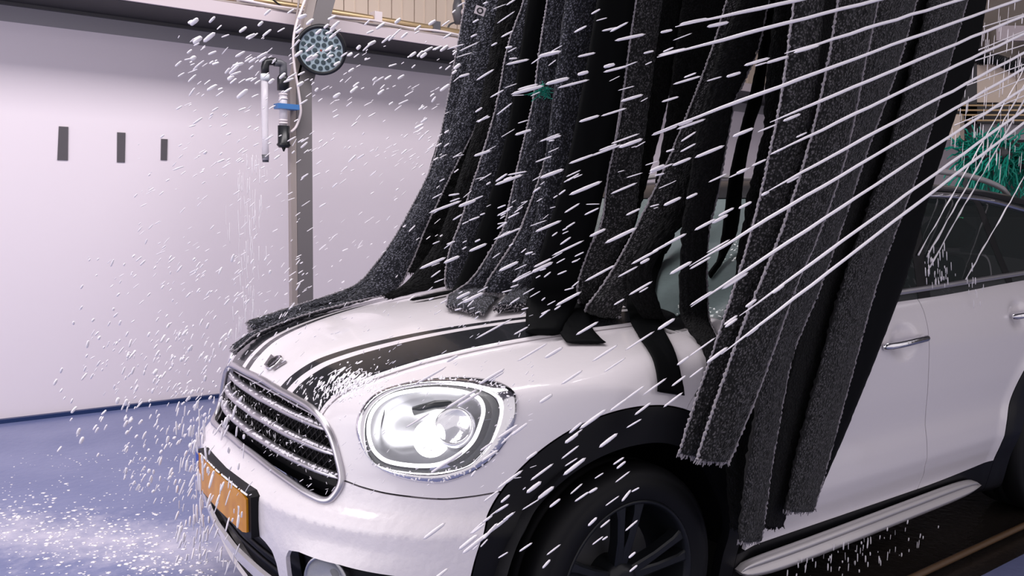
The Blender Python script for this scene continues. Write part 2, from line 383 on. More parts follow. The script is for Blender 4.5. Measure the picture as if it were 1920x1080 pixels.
# cut-outs in the nose
GR = [(0, .8265), (.131, .822), (.275, .816), (.377, .802), (.452, .764), (.500, .703), (.522, .653), (.513, .613), (.493, .596), (.437, .599), (.33, .611), (.22, .620), (.1, .626), (0, .627)]
GRP = GR+[(-y, z) for y, z in GR[-2:0:-1]]
INT = [(.262, .47), (.264, .445), (.30, .438), (.335, .424), (.352, .392), (.352, .345), (.345, .318), (0, .318)]
INTP = INT+[(-y, z) for y, z in INT[-2::-1]]
LOWP = [(.37, .272), (.40, .19), (-.40, .19), (-.37, .272)]
FOG = [(.415, .43), (.43, .458), (.47, .466), (.60, .466), (.72, .455), (.745, .42), (.74, .36), (.68, .325), (.45, .325), (.41, .35)]
def nosecut(P): return lambda V: np.where(V[:, 0] < .45, -polysd(P, V[:, 1], V[:, 2]), 1.)
for P in (GRP, INTP, LOWP, FOG, [(-y, z) for y, z in FOG]): BM = clip(BM, nosecut(P), body)

# headlamp outlines
L_OUT = [(668, 809), (676, 770), (710, 735), (780, 714), (864, 707), (930, 715), (963, 733), (970, 752), (968, 785), (955, 820), (930, 855), (896, 882), (850, 902), (810, 907), (760, 900), (715, 882), (685, 850)]
L_IN = [(684, 809), (690, 776), (710, 750), (742, 733), (789, 724), (832, 722), (885, 728), (921, 741), (935, 762), (933, 790), (919, 826), (896, 856), (870, 875), (821, 886), (778, 886), (736, 880), (706, 870), (690, 848)]
L_DRL = [(690, 809), (694, 779), (711, 755), (742, 738), (789, 730), (832, 729), (872, 735), (897, 746), (906, 766), (901, 792), (887, 825), (862, 850), (832, 867), (800, 873), (759, 871), (725, 864), (707, 852), (696, 836)]
def loop(px, n=6): return np.array([march(x, y) for x, y in catmull(px, n, True)])
LO = loop(L_OUT); HN = grad(body, LO).mean(0); HN /= np.linalg.norm(HN)
HC = LO.mean(0); HE1 = np.cross(HN, [0, 0, 1.]); HE1 /= np.linalg.norm(HE1); HE2 = np.cross(HE1, HN)
def smooth_plane(Lp):           # pull a surface loop towards its own mean plane
    d = (Lp-HC)@HN; return Lp-(.25*(d-d.mean()))[:, None]*HN
LOs = LO; LOP = np.stack([(LO-HC)@HE1, (LO-HC)@HE2], -1)
def lampcut(V):
    Vn = V*np.array([1, -1, 1])*np.sign(-V[:, 1:2]+1e-9)*np.array([1, -1, 1]) if False else np.stack([V[:, 0], -np.abs(V[:, 1]), V[:, 2]], -1)
    q = Vn-HC; near = (np.linalg.norm(q, axis=1) < .45) & (np.abs(q@HN) < .2); out = np.ones(len(V))
    out[near] = -polysd(LOP, q[near]@HE1, q[near]@HE2); return out
BM = clip(BM, lampcut, body)

CREg = lambda V: CRE(V[:, 0])+.018
hood_M = clip(clip(clip(BM, lambda V: CREg(V)-AX(V)-g), lambda V: V[:, 2]-.69), lambda V: np.where(V[:, 2] > .6, 1.235-.05*AX(V)**2*4-V[:, 0], -1))
st = [spl([.0, .13, .30, .69, 1.3], v) for v in ([.095, .141, .205, .324, .50], [.145, .185, .245, .350, .52], [.182, .221, .278, .375, .54])]
hood_c = clip(hood_M, lambda V: st[0](V[:, 0])-AX(V), body)
hood = panel('hood', hood_c, paint, car, body); hood['label'] = 'white bonnet centre between the black stripes'
for s in (-1, 1):
    H = clip(hood_M, lambda V: s*V[:, 1]-1e-5, body)
    t1 = clip(clip(H, lambda V: AX(V)-st[0](V[:, 0]), body), lambda V: st[1](V[:, 0])-AX(V), body); tag(panel('pinstripe', t1, stripe_m, hood, body, .004), 'thin black bonnet stripe')
    t2 = clip(clip(H, lambda V: AX(V)-st[1](V[:, 0]), body), lambda V: st[2](V[:, 0])-AX(V), body); panel('white_line', t2, paint, hood, body, .004)
    t3 = clip(clip(H, lambda V: AX(V)-st[2](V[:, 0]), body), lambda V: CRE(V[:, 0])+.004-AX(V), body); tag(panel('bonnet_stripe', t3, stripe_m, hood, body, .004), 'wide black bonnet stripe')
    t4 = clip(H, lambda V: AX(V)-CRE(V[:, 0])-.004, body); panel('bonnet_edge', t4, paint, hood, body)
cowl = clip(clip(clip(BM, lambda V: V[:, 0]-1.24+.05*AX(V)**2*4), lambda V: np.where((V[:, 0] < 1.9) & (V[:, 2] > .9), .72-AX(V), -1)), lambda V: 1.6-V[:, 0])
panel('cowl', cowl, clad, car, body)
bump_M = clip(clip(clip(BM, lambda V: SEAM(AX(V))-V[:, 2]-g, body), lambda V: .8-V[:, 0]), lambda V: -archF(V)-g, body)
panel('front_bumper', bump_M, foamy, car, body, .012)
for s in (-1, 1):
    S = clip(BM, side(s))
    f = clip(clip(clip(clip(S, lambda V: AX(V)-CREg(V)-g, body), lambda V: V[:, 2]-SEAM(AX(V))-g, body), lambda V: -archF(V)-g, body), lambda V: np.where(V[:, 2] > .55, DFR(V[:, 2])-V[:, 0], 1.-V[:, 0]), body)
    f = clip(f, lambda V: np.where(V[:, 0] > 1.1, np.maximum(1.24-V[:, 0], AX(V)-.72), 1.))
    panel('front_fender', f, paint, car, body, .02)
    panel('wheel_arch_trim', clip(S, lambda V: archF(V)-g, body), clad, car, body, .03)
    panel('wheel_arch_trim', clip(S, lambda V: archR(V)-g, body), clad, car, body, .03)
    sm = clip(clip(clip(S, sillf, body), lambda V: -archF(V)), lambda V: -archR(V)); panel('sill_cladding', sm, clad, car, body, .02)
    dd = clip(clip(clip(clip(S, lambda V: -archF(V)-g, body), lambda V: -archR(V)-g, body), lambda V: -sillf(V)-g, body), lambda V: np.where(V[:, 0] > .83, V[:, 0]-DFR(V[:, 2])-g, -1.), body)
    dd = clip(dd, lambda V: np.where(V[:, 2] > .95, AX(V)-.70, 1.))
    df = clip(dd, lambda V: SPLIT(V[:, 2])-V[:, 0]-g, body); rest = clip(dd, lambda V: V[:, 0]-SPLIT(V[:, 2])-g, body)
    rd = clip(rest, lambda V: 3.30-V[:, 0]-g, body); qp = clip(rest, lambda V: V[:, 0]-3.30-g, body)
    d1 = panel('front_door', df, paint, car, body); d2 = panel('rear_door', rd, paint, car, body); panel('rear_quarter', qp, paint, car, body)
    for d, x0, z0 in ((d1, 2.008, .903), (d2, 2.975, .946)):
        ya = -(.918)*-s
        P = np.array([(x0, s*.905, z0-.004), (x0+.012, s*.925, z0), (x0+.07, s*.935, z0+.004), (x0+.14, s*.937, z0+.008), (x0+.22, s*.932, z0+.010), (x0+.245, s*.924, z0+.010), (x0+.255, s*.90, z0+.008)])
        h = MB().tube(catmull(P, 5), .0125, 12).obj('door_handle', chrome, d, True); h['label'] = 'chrome pull handle'
rear = clip(BM, lambda V: V[:, 0]-3.95); rear = clip(rear, lambda V: .3-AX(V)); panel('tailgate', rear, paint, car, body)

# cabin glass, pillars and roof
CB = nets(cabin, (1.15, -.92, 1.02), (4.2, .92, 1.56), .02)
CB = clip(CB, lambda V: body(V)-.0005, cabin)
roofz = lambda V: V[:, 2]-(ZR(V[:, 0])-.055-.02*sst(2.9, 3.4, V[:, 0]))
panel('roof', clip(CB, roofz, cabin), stripe_m, car, cabin)
lowc = clip(CB, lambda V: -roofz(V)-.004, cabin)
isW = lambda V: (grad(cabin, V)[:, 0]*-1)-.45
fw = lambda V: .035-np.abs(((V[:, 2]-1.065)*.86-(V[:, 0]-1.26-.16*V[:, 1]**2)*.52))-.0*V[:, 0]
ws = clip(clip(lowc, lambda V: 2.15-V[:, 0]), lambda V: fw(V)-.012, cabin)
ws_in = clip(ws, lambda V: .775-.33*(V[:, 2]-1.08)-AX(V), cabin)
panel('windscreen', ws_in, glass_clear, car, cabin, .004)
sideg = clip(lowc, lambda V: np.where(V[:, 0] < 2.2, -(fw(V)-.012), 1.), cabin)
pil = clip(ws, lambda V: AX(V)-.775+.33*(V[:, 2]-1.08), cabin); [panel('windscreen_pillar', clip(pil, lambda V, s=s: s*V[:, 1]), clad, car, cabin) for s in (-1, 1)]
backg = clip(sideg, lambda V: V[:, 0]-3.72-.0*V[:, 2]); panel('rear_window', backg, glass_dark, car, cabin, .004)
for s in (-1, 1):
    S = clip(clip(sideg, lambda V: 3.715-V[:, 0]), lambda V: s*V[:, 1]-.2)
    bp = lambda V: V[:, 0]-(2.36+.22*(V[:, 2]-1.08))
    cp = lambda V: V[:, 0]-(3.16-.42*np.maximum(V[:, 2]-1.1, 0)+.5*np.maximum(V[:, 2]-1.1, 0)**2-.10)
    panel('front_side_window', clip(S, lambda V: -bp(V)-.045, cabin), glass_dark, car, cabin, .004)
    panel('door_pillar', clip(S, lambda V: .043-np.abs(bp(V)), cabin), clad, car, cabin, .004)
    panel('rear_side_window', clip(clip(S, lambda V: bp(V)-.045, cabin), lambda V: -cp(V)-.03, cabin), glass_dark, car, cabin, .004)
    panel('rear_pillar', clip(S, lambda V: .028-np.abs(cp(V)), cabin), clad, car, cabin, .004)
    panel('quarter_window', clip(S, lambda V: cp(V)-.03, cabin), glass_dark, car, cabin, .004)
    # bright belt moulding, roof edge moulding, roof rail
    xs = np.linspace(1.45, 3.6, 40)
    bz = spl([1.4, 2.1, 3.3, 3.7], [1.052, 1.070, 1.112, 1.125])(xs)
    def sidey(x, z, Fn):
        lo = np.full(x.shape, .3); hi = np.full(x.shape, 1.1)
        for _ in range(28):
            m = (lo+hi)/2; ins = Fn(np.stack([x, m, z], -1)) < 0; lo = np.where(ins, m, lo); hi = np.where(ins, hi, m)
        return lo
    yb = np.maximum(sidey(xs, bz, body), sidey(xs, bz, cabin))
    MB().tube(np.stack([xs, s*(yb+.004), bz+.004], -1), .011, 8).obj('belt_moulding', bar_m, car, True)
    rz = ZR(xs)-.075-.03*sst(2.9, 3.5, xs); m_ = xs > 2.0
    yr = sidey(xs, rz, cabin)
    MB().tube(np.stack([xs, s*(yr+.004), rz], -1)[m_], .012, 8).obj('roof_moulding', chrome, car, True)
    xr = np.linspace(2.2, 3.55, 24); zr = ZR(xr)+.055*np.sin(np.pi*np.clip((xr-2.2)/1.35, 0, 1))**.4-.02
    MB().tube(np.stack([xr, np.full(24, s*.60), zr], -1), .013, 10).obj('roof_rail', silver, car, True)
# silver side strip on the sill, built as a rounded moulding
for s in (-1, 1):
    xs = np.linspace(1.30, 2.82, 60); t = (xs-1.30)/1.52
    zc = .238+.012*t; hh = .034*np.sqrt(np.clip(1-(2*t-1)**8, .0, 1)); V = []; F = []
    prof = [(-1, .0), (-.85, .022), (-.3, .030), (-.02, .006), (.22, .006), (.42, .028), (.85, .024), (1, 0)]
    for i in range(60):
        for u, d in prof: V.append((xs[i], s*(.872+d*1.0), zc[i]+u*(hh[i]+.002)+.02*(1-t[i])**12))
    k = len(prof)
    F = [(i*k+j, (i+1)*k+j, (i+1)*k+j+1, i*k+j+1) for i in range(59) for j in range(k-1)]
    if s > 0: F = [f[::-1] for f in F]
    tag(obj('sill_strip', V, F, silver, car, True), 'long silver moulding along the sill')

# nose: grille
gr = empty('grille'); gr.parent = car
Pg = catmull(GRP, 5, True); gx = front_x(Pg[:, 0], Pg[:, 1])
MB().tube(np.stack([gx-.002, Pg[:, 0], Pg[:, 1]], -1), .0105, 10, closed=True).obj('grille_frame', bar_m, gr, True)
def bar_at(zf, half, name, m, hgt, dep, rec):
    ys = np.linspace(-half, half, 50); zz = zf(np.abs(ys)); x = front_x(ys, zz)+rec; V = []
    sec = [(0, 0), (.25, .8), (.7, 1), (1, .55), (1, -.55), (.7, -1), (.25, -.8)]
    tp = np.sqrt(np.clip(1-(np.abs(ys)/half)**10, 0.05, 1))
    for i in range(50):
        for u, w in sec: V.append((x[i]+u*dep, ys[i], zz[i]+w*hgt*.5*tp[i]))
    k = len(sec); F = [(i*k+j, i*k+(j+1) % k, (i+1)*k+(j+1) % k, (i+1)*k+j) for i in range(49) for j in range(k)]+[tuple(range(k)), tuple(49*k+j for j in range(k))][::1]
    return obj(name, V, F, m, gr, True)
for z0, half in ((.766, .425), (.713, .476), (.658, .500)):
    bar_at(lambda a, z0=z0: z0-.012*(a/.5)**2+.004, half, 'grille_bar', bar_m, .022, .03, .006)
bar_at(lambda a: .803-.02*(a/.4)**2, .36, 'top_rail', bar_m, .010, .02, .012)
ys = np.linspace(-.55, .55, 34); zs = np.linspace(.59, .84, 12); YY, ZZ = np.meshgrid(ys, zs, indexing='ij')
XX = front_x(YY.ravel(), np.clip(ZZ.ravel(), .61, .81)).reshape(YY.shape)+.055
obj('grille_backing', np.stack([XX, YY, ZZ], -1).reshape(-1, 3), [(i*12+j, i*12+j+1, (i+1)*12+j+1, (i+1)*12+j) for i in range(33) for j in range(11)], clad, gr)
mesh = MB()
for k in range(-20, 62):
    for sg in (-1, 1):
        p = []
        for z in np.linspace(.60, .82, 7):
            y = (-.62+k*.026+sg*(z-.7)*.9) if sg > 0 else (.62-k*.026-(.7-z)*-.9)
            p.append((y, z))
        p = np.array(p); ok = polysd(GRP, p[:, 0], p[:, 1]) > .008
        if ok.sum() < 2: continue
        p = p[ok]; x = front_x(p[:, 0], p[:, 1])+.036; mesh.tube(np.stack([x, p[:, 0], p[:, 1]], -1), .0032, 5, cap=False)
tag(mesh.obj('grille_mesh', clad, gr), kind='stuff')
# lower intakes: dark backing with cross slats
def backing(name, P, dep, parent):
    y0, y1 = min(p[0] for p in P)-.03, max(p[0] for p in P)+.03; z0, z1 = min(p[1] for p in P)-.03, max(p[1] for p in P)+.03
    ys = np.linspace(y0, y1, 30); zs = np.linspace(z0, z1, 6); YY, ZZ = np.meshgrid(ys, zs, indexing='ij'); XX = front_x(YY.ravel(), ZZ.ravel()).reshape(YY.shape)+dep
    return obj(name, np.stack([XX, YY, ZZ], -1).reshape(-1, 3), [(i*6+j, i*6+j+1, (i+1)*6+j+1, (i+1)*6+j) for i in range(29) for j in range(5)], clad, parent)
it = backing('lower_intake', INTP, .05, car); backing('chin_intake', LOWP, .06, car)
for z in (.34, .375, .41):
    ys = np.linspace(-.36, .36, 20); MB().tube(np.stack([front_x(ys, z)+.03, ys, np.full(20, z)], -1), .006, 6).obj('intake_slat', clad, it, True)
for z in (.205, .23, .255):
    ys = np.linspace(-.37, .37, 20); MB().tube(np.stack([front_x(ys, z)+.03, ys, np.full(20, z)], -1), .006, 6).obj('intake_slat', clad, it, True)
for s in (-1, 1):
    fo = backing('fog_lamp_recess', [(s*y, z) for y, z in FOG], .06, car)
    c = np.array([float(front_x([s*.535], .40)[0])+.03, s*.535, .405]); n = np.array([-.8, s*.5, .05])
    MB().disc_lathe(c, n, [(.062, -.05), (.066, .0), (.060, .012), (.056, .004), (.04, -.014), (.012, -.03)], 32).obj('fog_lamp', reflector, fo, True)
    lens = MB().disc_lathe(c, n, [(.058, .006), (.045, .014), (.02, .018), (.004, .019)], 32).obj('fog_lens', lens_m, fo, True)
# number plate: holder, yellow field, blue band, bent along the bumper
def plate_piece(name, y0, y1, z0, z1, off, m, parent, thick=.006, rad=.008):
    ys = np.linspace(y0, y1, 18); V = []
    xf = PLAN(np.abs(ys))*.55+.002-off
    for d in (0, thick):
        for i, y in enumerate(ys):
            e = min(y-y0, y1-y); c = rad-math.sqrt(max(rad*rad-max(rad-e, 0)**2, 0))
            V += [(xf[i]+d, y, z0+c), (xf[i]+d, y, z1-c)]
    n = 18; F = []
    for i in range(n-1):
        a = 2*i; b = 2*n+2*i; F += [(a, a+1, a+3, a+2), (b, b+2, b+3, b+1), (a+1, b+1, b+3, a+3), (a, a+2, b+2, b)]
    F += [(0, 2*n, 2*n+1, 1), (2*n-2, 2*n-1, 4*n-1, 4*n-2)]
    return obj(name, V, F, m, parent)
hold = plate_piece('plate_holder', -.268, .272, .436, .567, .010, clad, car, .03)
pl = plate_piece('number_plate', -.25, .255, .448, .558, .016, plate_y, hold); tag(pl, 'yellow number plate')
tag(plate_piece('blue_band', .215, .2555, .4485, .5575, .0168, plate_b, hold), 'blue band at the end of the number plate')
# winged bonnet emblem
hx = np.array([.163, 0, 0]); 
def top_z(x, y):
    lo, hi = .5, 1.3
    for _ in range(30):
        m = (lo+hi)/2
        if body(np.array([[x, y, m]]))[0] < 0: lo = m
        else: hi = m
    return lo
ec = np.array([.168, 0, top_z(.168, 0)]); en = grad(body, ec[None])[0]; e1 = np.array([0, -1., 0]); e2 = np.cross(e1, en); e2 = e2 if e2[2] > 0 else -e2
em = empty('bonnet_emblem'); em.parent = car
MB().disc_lathe(ec, en, [(.030, .0), (.030, .006), (.026, .009), (.022, .006)], 32).obj('emblem_ring', chrome, em, True)
MB().disc_lathe(ec, en, [(.022, .004), (.022, .006)], 24).obj('emblem_centre', stripe_m, em)
for s in (-1, 1):
    mb = MB()
    for k in range(4):
        u0, u1 = .026, .066-.006*k; w = .016-.010*k
        P = [(s*u0, w), (s*u1, w+.004), (s*(u1-.006), w-.007), (s*u0, w-.008)]
        lo = [ec+e1*a+e2*b+en*.001 for a, b in P]; hi = [ec+e1*a+e2*b+en*.006 for a, b in P]
        mb.add(lo+hi, [(3, 2, 1, 0), (4, 5, 6, 7), (0, 1, 5, 4), (1, 2, 6, 5), (2, 3, 7, 6), (3, 0, 4, 7)])
    mb.obj('emblem_wing', emb, em)

# headlamps
LI = loop(L_IN); LD = loop(L_DRL)
def mir(P, s): P = np.array(P, float); return P if s < 0 else P*np.array([1, -1, 1])
def rings(name, R, m, parent, s, close_last=False, smooth=True):
    n = len(R[0]); V = np.concatenate([mir(r, s) for r in R])
    F = [(i*n+j, i*n+(j+1) % n, (i+1)*n+(j+1) % n, (i+1)*n+j) for i in range(len(R)-1) for j in range(n)]
    if close_last: F.append(tuple((len(R)-1)*n+j for j in range(n)))
    if s > 0: F = [f[::-1] for f in F]
    return obj(name, V, F, m, parent, smooth)
def resample(Lp, n=108):
    d = np.concatenate([[0], np.cumsum(np.linalg.norm(np.diff(np.concatenate([Lp, Lp[:1]]), axis=0), axis=1))]); t = np.linspace(0, d[-1], n, endpoint=False); Q = np.concatenate([Lp, Lp[:1]])
    return np.stack([np.interp(t, d, Q[:, k]) for k in range(3)], -1)
def align(Lp):                  # order by angle about the lamp centre so the rings match up
    q = Lp-HC; an = np.arctan2(q@HE2, q@HE1); ta = np.linspace(-np.pi, np.pi, 108, endpoint=False); o = np.argsort(an)
    return np.stack([np.interp(ta, an[o], Lp[o, k], period=2*np.pi) for k in range(3)], -1)
A_O, A_I, A_D = align(LO), align(LI), align(LD)
# tilt of near-top points keeps them on the wing surface; lens loops ride slightly proud of it
for s in (-1, 1):
    hl = empty('headlight'); hl.parent = car
    rings('chrome_bezel', [A_O-HN*.02, A_O+HN*.004, A_O*.8+A_I*.2+HN*.011, A_O*.4+A_I*.6+HN*.012, A_I*.95+A_O*.05+HN*.006, A_I-HN*.02], chrome, hl, s)
    c_l = A_I.mean(0)
    cen = lambda k, h: (A_I-c_l)*k+c_l+HN*h
    rings('lens', [A_I-HN*.004, cen(.97, .006), cen(.85, .012), cen(.6, .02), cen(.3, .025), cen(.05, .026)], lens_m, hl, s, True)
    rings('inner_rim', [A_I-HN*.006, cen(.985, -.004), (A_I+A_D)/2-HN*.012], lampdark, hl, s)
    MB().tube(mir(A_D-HN*.004, s), .0052, 8, closed=True).obj('daytime_ring', drl, hl, True)
    cd = A_D.mean(0); rr = lambda k, h: (A_D-cd)*k+cd+HN*h
    rings('reflector_bowl', [rr(1.03, -.01), rr(.93, -.020), rr(.88, -.045), rr(.7, -.075), rr(.3, -.10), rr(.02, -.102)], reflector, hl, s, True)
    tgt = march(800, 812)-HN*.050; pc = march(846, 792)-HN*.045
    MB().disc_lathe(mir(tgt, s), mir(HN, s), [(.040, -.03), (.048, -.01), (.046, .008), (.036, .02), (.018, .026), (.002, .028)], 32).obj('low_beam', led, hl, True)
    MB().disc_lathe(mir(pc, s), mir(HN, s), [(.052, -.05), (.054, .0), (.050, .010), (.044, .012), (.040, .004)], 36).obj('projector_ring', chrome, hl, True)
    MB().disc_lathe(mir(pc, s), mir(HN, s), [(.040, -.02), (.040, .0), (.032, .014), (.018, .021), (.002, .024)], 32).obj('projector_lens', lens_m, hl, True)
    q0 = march(770, 765)-HN*.03; q1 = march(855, 752)-HN*.03
    MB().tube(mir(np.array([q0, (q0+q1)/2+np.array([0, 0, .008]), q1]), s), .012, 8).obj('lamp_divider', lampdark, hl, True)

# wheels
def wheel(x, s):
    w = empty('wheel', (x, s*.79, .335)); w.parent = car
    def lathe(prof, seg=64):
        V = [(r*math.cos(2*math.pi*j/seg), s*y, r*math.sin(2*math.pi*j/seg)) for r, y in prof for j in range(seg)]
        return V, [(i*seg+j, i*seg+(j+1) % seg, (i+1)*seg+(j+1) % seg, (i+1)*seg+j) for i in range(len(prof)-1) for j in range(seg)]
    V, F = lathe([(.235, -.10), (.30, -.112), (.328, -.10), (.335, -.07), (.335, -.03), (.33, -.028), (.33, -.022), (.335, -.02), (.335, .02), (.33, .022), (.33, .028), (.335, .03), (.335, .07), (.328, .095), (.312, .108), (.305, .107), (.300, .111), (.27, .114), (.262, .110), (.245, .108), (.238, .10)]); obj('tyre', V, F, rubber, w, True)
    V, F = lathe([(.238, .098), (.243, .104), (.240, .108), (.232, .106), (.225, .09), (.22, .02), (.20, -.05), (.05, -.055)]); obj('rim', V, F, alloy, w, True)
    V, F = lathe([(.06, -.05), (.062, .06), (.050, .078), (.03, .082), (.001, .083)], 28); obj('hub', V, F, alloy, w, True)
    for k in range(5):
        for d in (-.15, .15):
            a = 2*math.pi*k/5+.3+d; u = np.array([math.cos(a), 0, math.sin(a)]); v = np.array([-math.sin(a), 0, math.cos(a)]); V = []
            for r, hw, y in ((.045, .018, .07), (.13, .013, .088), (.20, .014, .098), (.236, .020, .100)):
                for wv, dy in ((-1, -.035), (-1, -.004), (-.6, 0), (.6, 0), (1, -.004), (1, -.035)): V.append(u*r+v*hw*wv+np.array([0, s*(y+dy), 0]))
            F = [(i*6+j, i*6+j+1, (i+1)*6+j+1, (i+1)*6+j) for i in range(3) for j in range(5)]
            obj('spoke', V, F, alloy, w)
    V, F = lathe([(.17, -.02), (.17, .0), (.06, .0)], 40); obj('brake_disc', V, F, steel_d, w)
    # arch liner
    seg = 40; V = []; R = .425
    for yy in (.50, .885):
        for j in range(seg+1):
            t = math.pi*j/seg; V.append((R*math.cos(t), s*(yy-.79), R*math.sin(t)+.005))
    F = [(j, j+1, seg+2+j, seg+1+j) for j in range(seg)]+[tuple(range(seg+1))]
    obj('arch_liner', V, F, clad, w)
for x in (.83, 3.49):
    for s in (-1, 1): wheel(x, s)
# seats, dashboard and steering wheel seen dimly through the glass
for sx, sy in ((2.2, -.38), (2.2, .38), (3.1, -.38), (3.1, .38)):
    st_ = empty('car_seat', (sx, sy, .45)); st_.parent = car
    MB().disc_lathe((0, 0, .1), (0, 0, 1), [(.20, -.05), (.24, 0), (.25, .06), (.20, .10)], 16).obj('seat_cushion', leather, st_, True)
    mb = MB(); P = [(.20+.12*t, 0, .12+.58*t) for t in np.linspace(0, 1, 8)]; mb.tube(P, [.17, .19, .2, .2, .2, .19, .17, .12], 14); o = mb.obj('seat_back', leather, st_, True); o.scale = (.45, 1, 1); o.location = (.12, 0, 0)
    MB().tube([(.33, -.11, .80), (.33, -.06, .82), (.33, .06, .82), (.33, .11, .80)], [.05, .075, .075, .05], 12).obj('headrest', leather, st_, True)
MB().tube([(1.55, -.72, 1.0), (1.5, -.4, 1.03), (1.48, 0, 1.04), (1.5, .4, 1.03), (1.55, .72, 1.0)], .10, 12).obj('dashboard', clad, car, True)

# ================================================================== CLOTH STRIPS
def hit_s(px, py, off):
    p = march(px, py)
    q = march(px, py, cabin)
    if q is not None and (p is None or np.linalg.norm(q-CAM) < np.linalg.norm(p-CAM)): return q+grad(cabin, q[None])[0]*off
    return None if p is None else p+grad(body, p[None])[0]*off
def lift(P, off):               # keep a cloth point outside the car
    for _ in range(6):
        for Fn in (body, cabin):
            v = float(Fn(P[None])[0])
            if v < off: P = P+grad(Fn, P[None])[0]*(off-v)
    return P
def strip(label, y, dy, st, m, name='wash_strip', th=.010, group=None, edges='L', curl=.10, zup=2.55, rough=1.0):
    L = []; R = []
    for e in st:
        md = e[4] if len(e) > 4 else None
        l = r = None
        if md is not None: l = hit_s(e[0], e[1], th+.004); r = hit_s(e[2], e[3], th+.004)
        if l is None: l = aty(e[0], e[1], y if not isinstance(md, float) else y+md)
        if r is None: r = aty(e[2], e[3], (y if not isinstance(md, float) else y+md)+dy)
        L.append(lift(l, th+.004)); R.append(lift(r, th+.004))
    k = (zup-L[0][2])/max(L[0][2]-L[1][2], .05)
    if k > 0: L.insert(0, L[0]+(L[0]-L[1])*k); R.insert(0, R[0]+(R[0]-R[1])*k)
    P = catmull(np.concatenate([np.array(L), np.array(R)], 1), 10)
    mid = (P[:, :3]+P[:, 3:])/2; d = np.concatenate([[0], np.cumsum(np.linalg.norm(np.diff(mid, axis=0), axis=1))])
    n = max(int(d[-1]/.013), 8); t = np.linspace(0, d[-1], n); P = np.stack([np.interp(t, d, P[:, q]) for q in range(6)], -1)
    def lift_all(A):
        for _ in range(4):
            for Fn in (body, cabin):
                v = Fn(A); k_ = v < th+.006
                if k_.any(): A = A.copy(); A[k_] += grad(Fn, A[k_])*(th+.006-v[k_])[:, None]
        return A
    Lp, Rp = lift_all(P[:, :3]), lift_all(P[:, 3:]); mid_ = (Lp+Rp)/2; up_ = lift_all(mid_)-mid_; Lp = Lp+up_; Rp = Rp+up_
    Wd = Rp-Lp; wid = np.linalg.norm(Wd, axis=1); Wn = Wd/wid[:, None]
    Tn = np.gradient((Lp+Rp)/2, axis=0); Nn = np.cross(Wn, Tn); Nn /= np.linalg.norm(Nn, axis=1)[:, None]+1e-9
    fl = ((CAM-(Lp+Rp)/2)*Nn).sum(1).mean(); Nn = Nn*np.sign(fl)
    nu = 15; us = np.linspace(0, 1, nu); V = []; UV = []
    amp = .0022*rough
    for sd in (1, -1):
        for u in (us if sd > 0 else us[::-1]):
            bulge = curl*wid*math.sin(math.pi*u)*.5
            h = th*(max(1-abs(2*u-1)**5, .15))
            rib = .0012*math.cos(u*nu*math.pi)*rough
            pt = Lp+Wd*u+Nn*(sd*h+bulge+rib*sd)[:, None]+rng.normal(0, amp, (n, 1))*Nn+rng.normal(0, amp*.35, (n, 1))*Wn
            V.append(pt); UV.append(np.stack([u*wid.mean()*np.ones(n)+(0 if sd > 0 else 3), t], -1))
    K = 2*nu; V = np.stack(V, 1).reshape(-1, 3); UV = np.stack(UV, 1).reshape(-1, 2)
    F = [(i*K+j, (i+1)*K+j, (i+1)*K+(j+1) % K, i*K+(j+1) % K) for i in range(n-1) for j in range(K)]+[tuple(range(K)), tuple((n-1)*K+j for j in range(K-1, -1, -1))]
    root = empty(name, (0, 0, 0))
    tag(root, label, 'cloth strip', group)
    obj('cloth', V, F, m, root, True, uv=UV)
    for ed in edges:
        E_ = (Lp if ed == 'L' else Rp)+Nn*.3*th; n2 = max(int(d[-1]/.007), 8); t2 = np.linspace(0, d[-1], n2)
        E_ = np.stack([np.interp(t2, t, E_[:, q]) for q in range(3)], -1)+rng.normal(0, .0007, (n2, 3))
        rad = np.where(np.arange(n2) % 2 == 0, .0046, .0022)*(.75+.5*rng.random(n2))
        MB().tube(E_, rad, 6).obj('edge_rim_light', rim_hem, root)  # pale beaded tube: rim light on the pile edge put into its colour
    if rough > .5:
        hf = MB(); e0, e1 = Lp[-1], Rp[-1]; dn = Tn[-1]/(np.linalg.norm(Tn[-1])+1e-9)
        for k in range(70):
            p = e0+(e1-e0)*rng.random()+Nn[-1]*rng.uniform(-.8, .8)*th; v = dn*rng.uniform(.004, .013)+rng.normal(0, .003, 3)
            hf.tube([p-dn*.004, p+v*.5, p+v], [.0018, .0018, .0008], 5)
        tag(hf.obj('hem_fringe', rim_hem if m is not cloth_d else cloth_d, root), kind='stuff')
    return root
Q = 'strips of the wash curtain'
def LR(a, b, mode=None): return [(l[0], l[1], r[0], r[1])+((l[2],) if len(l) > 2 else ()) for l, r in zip(a, b)]
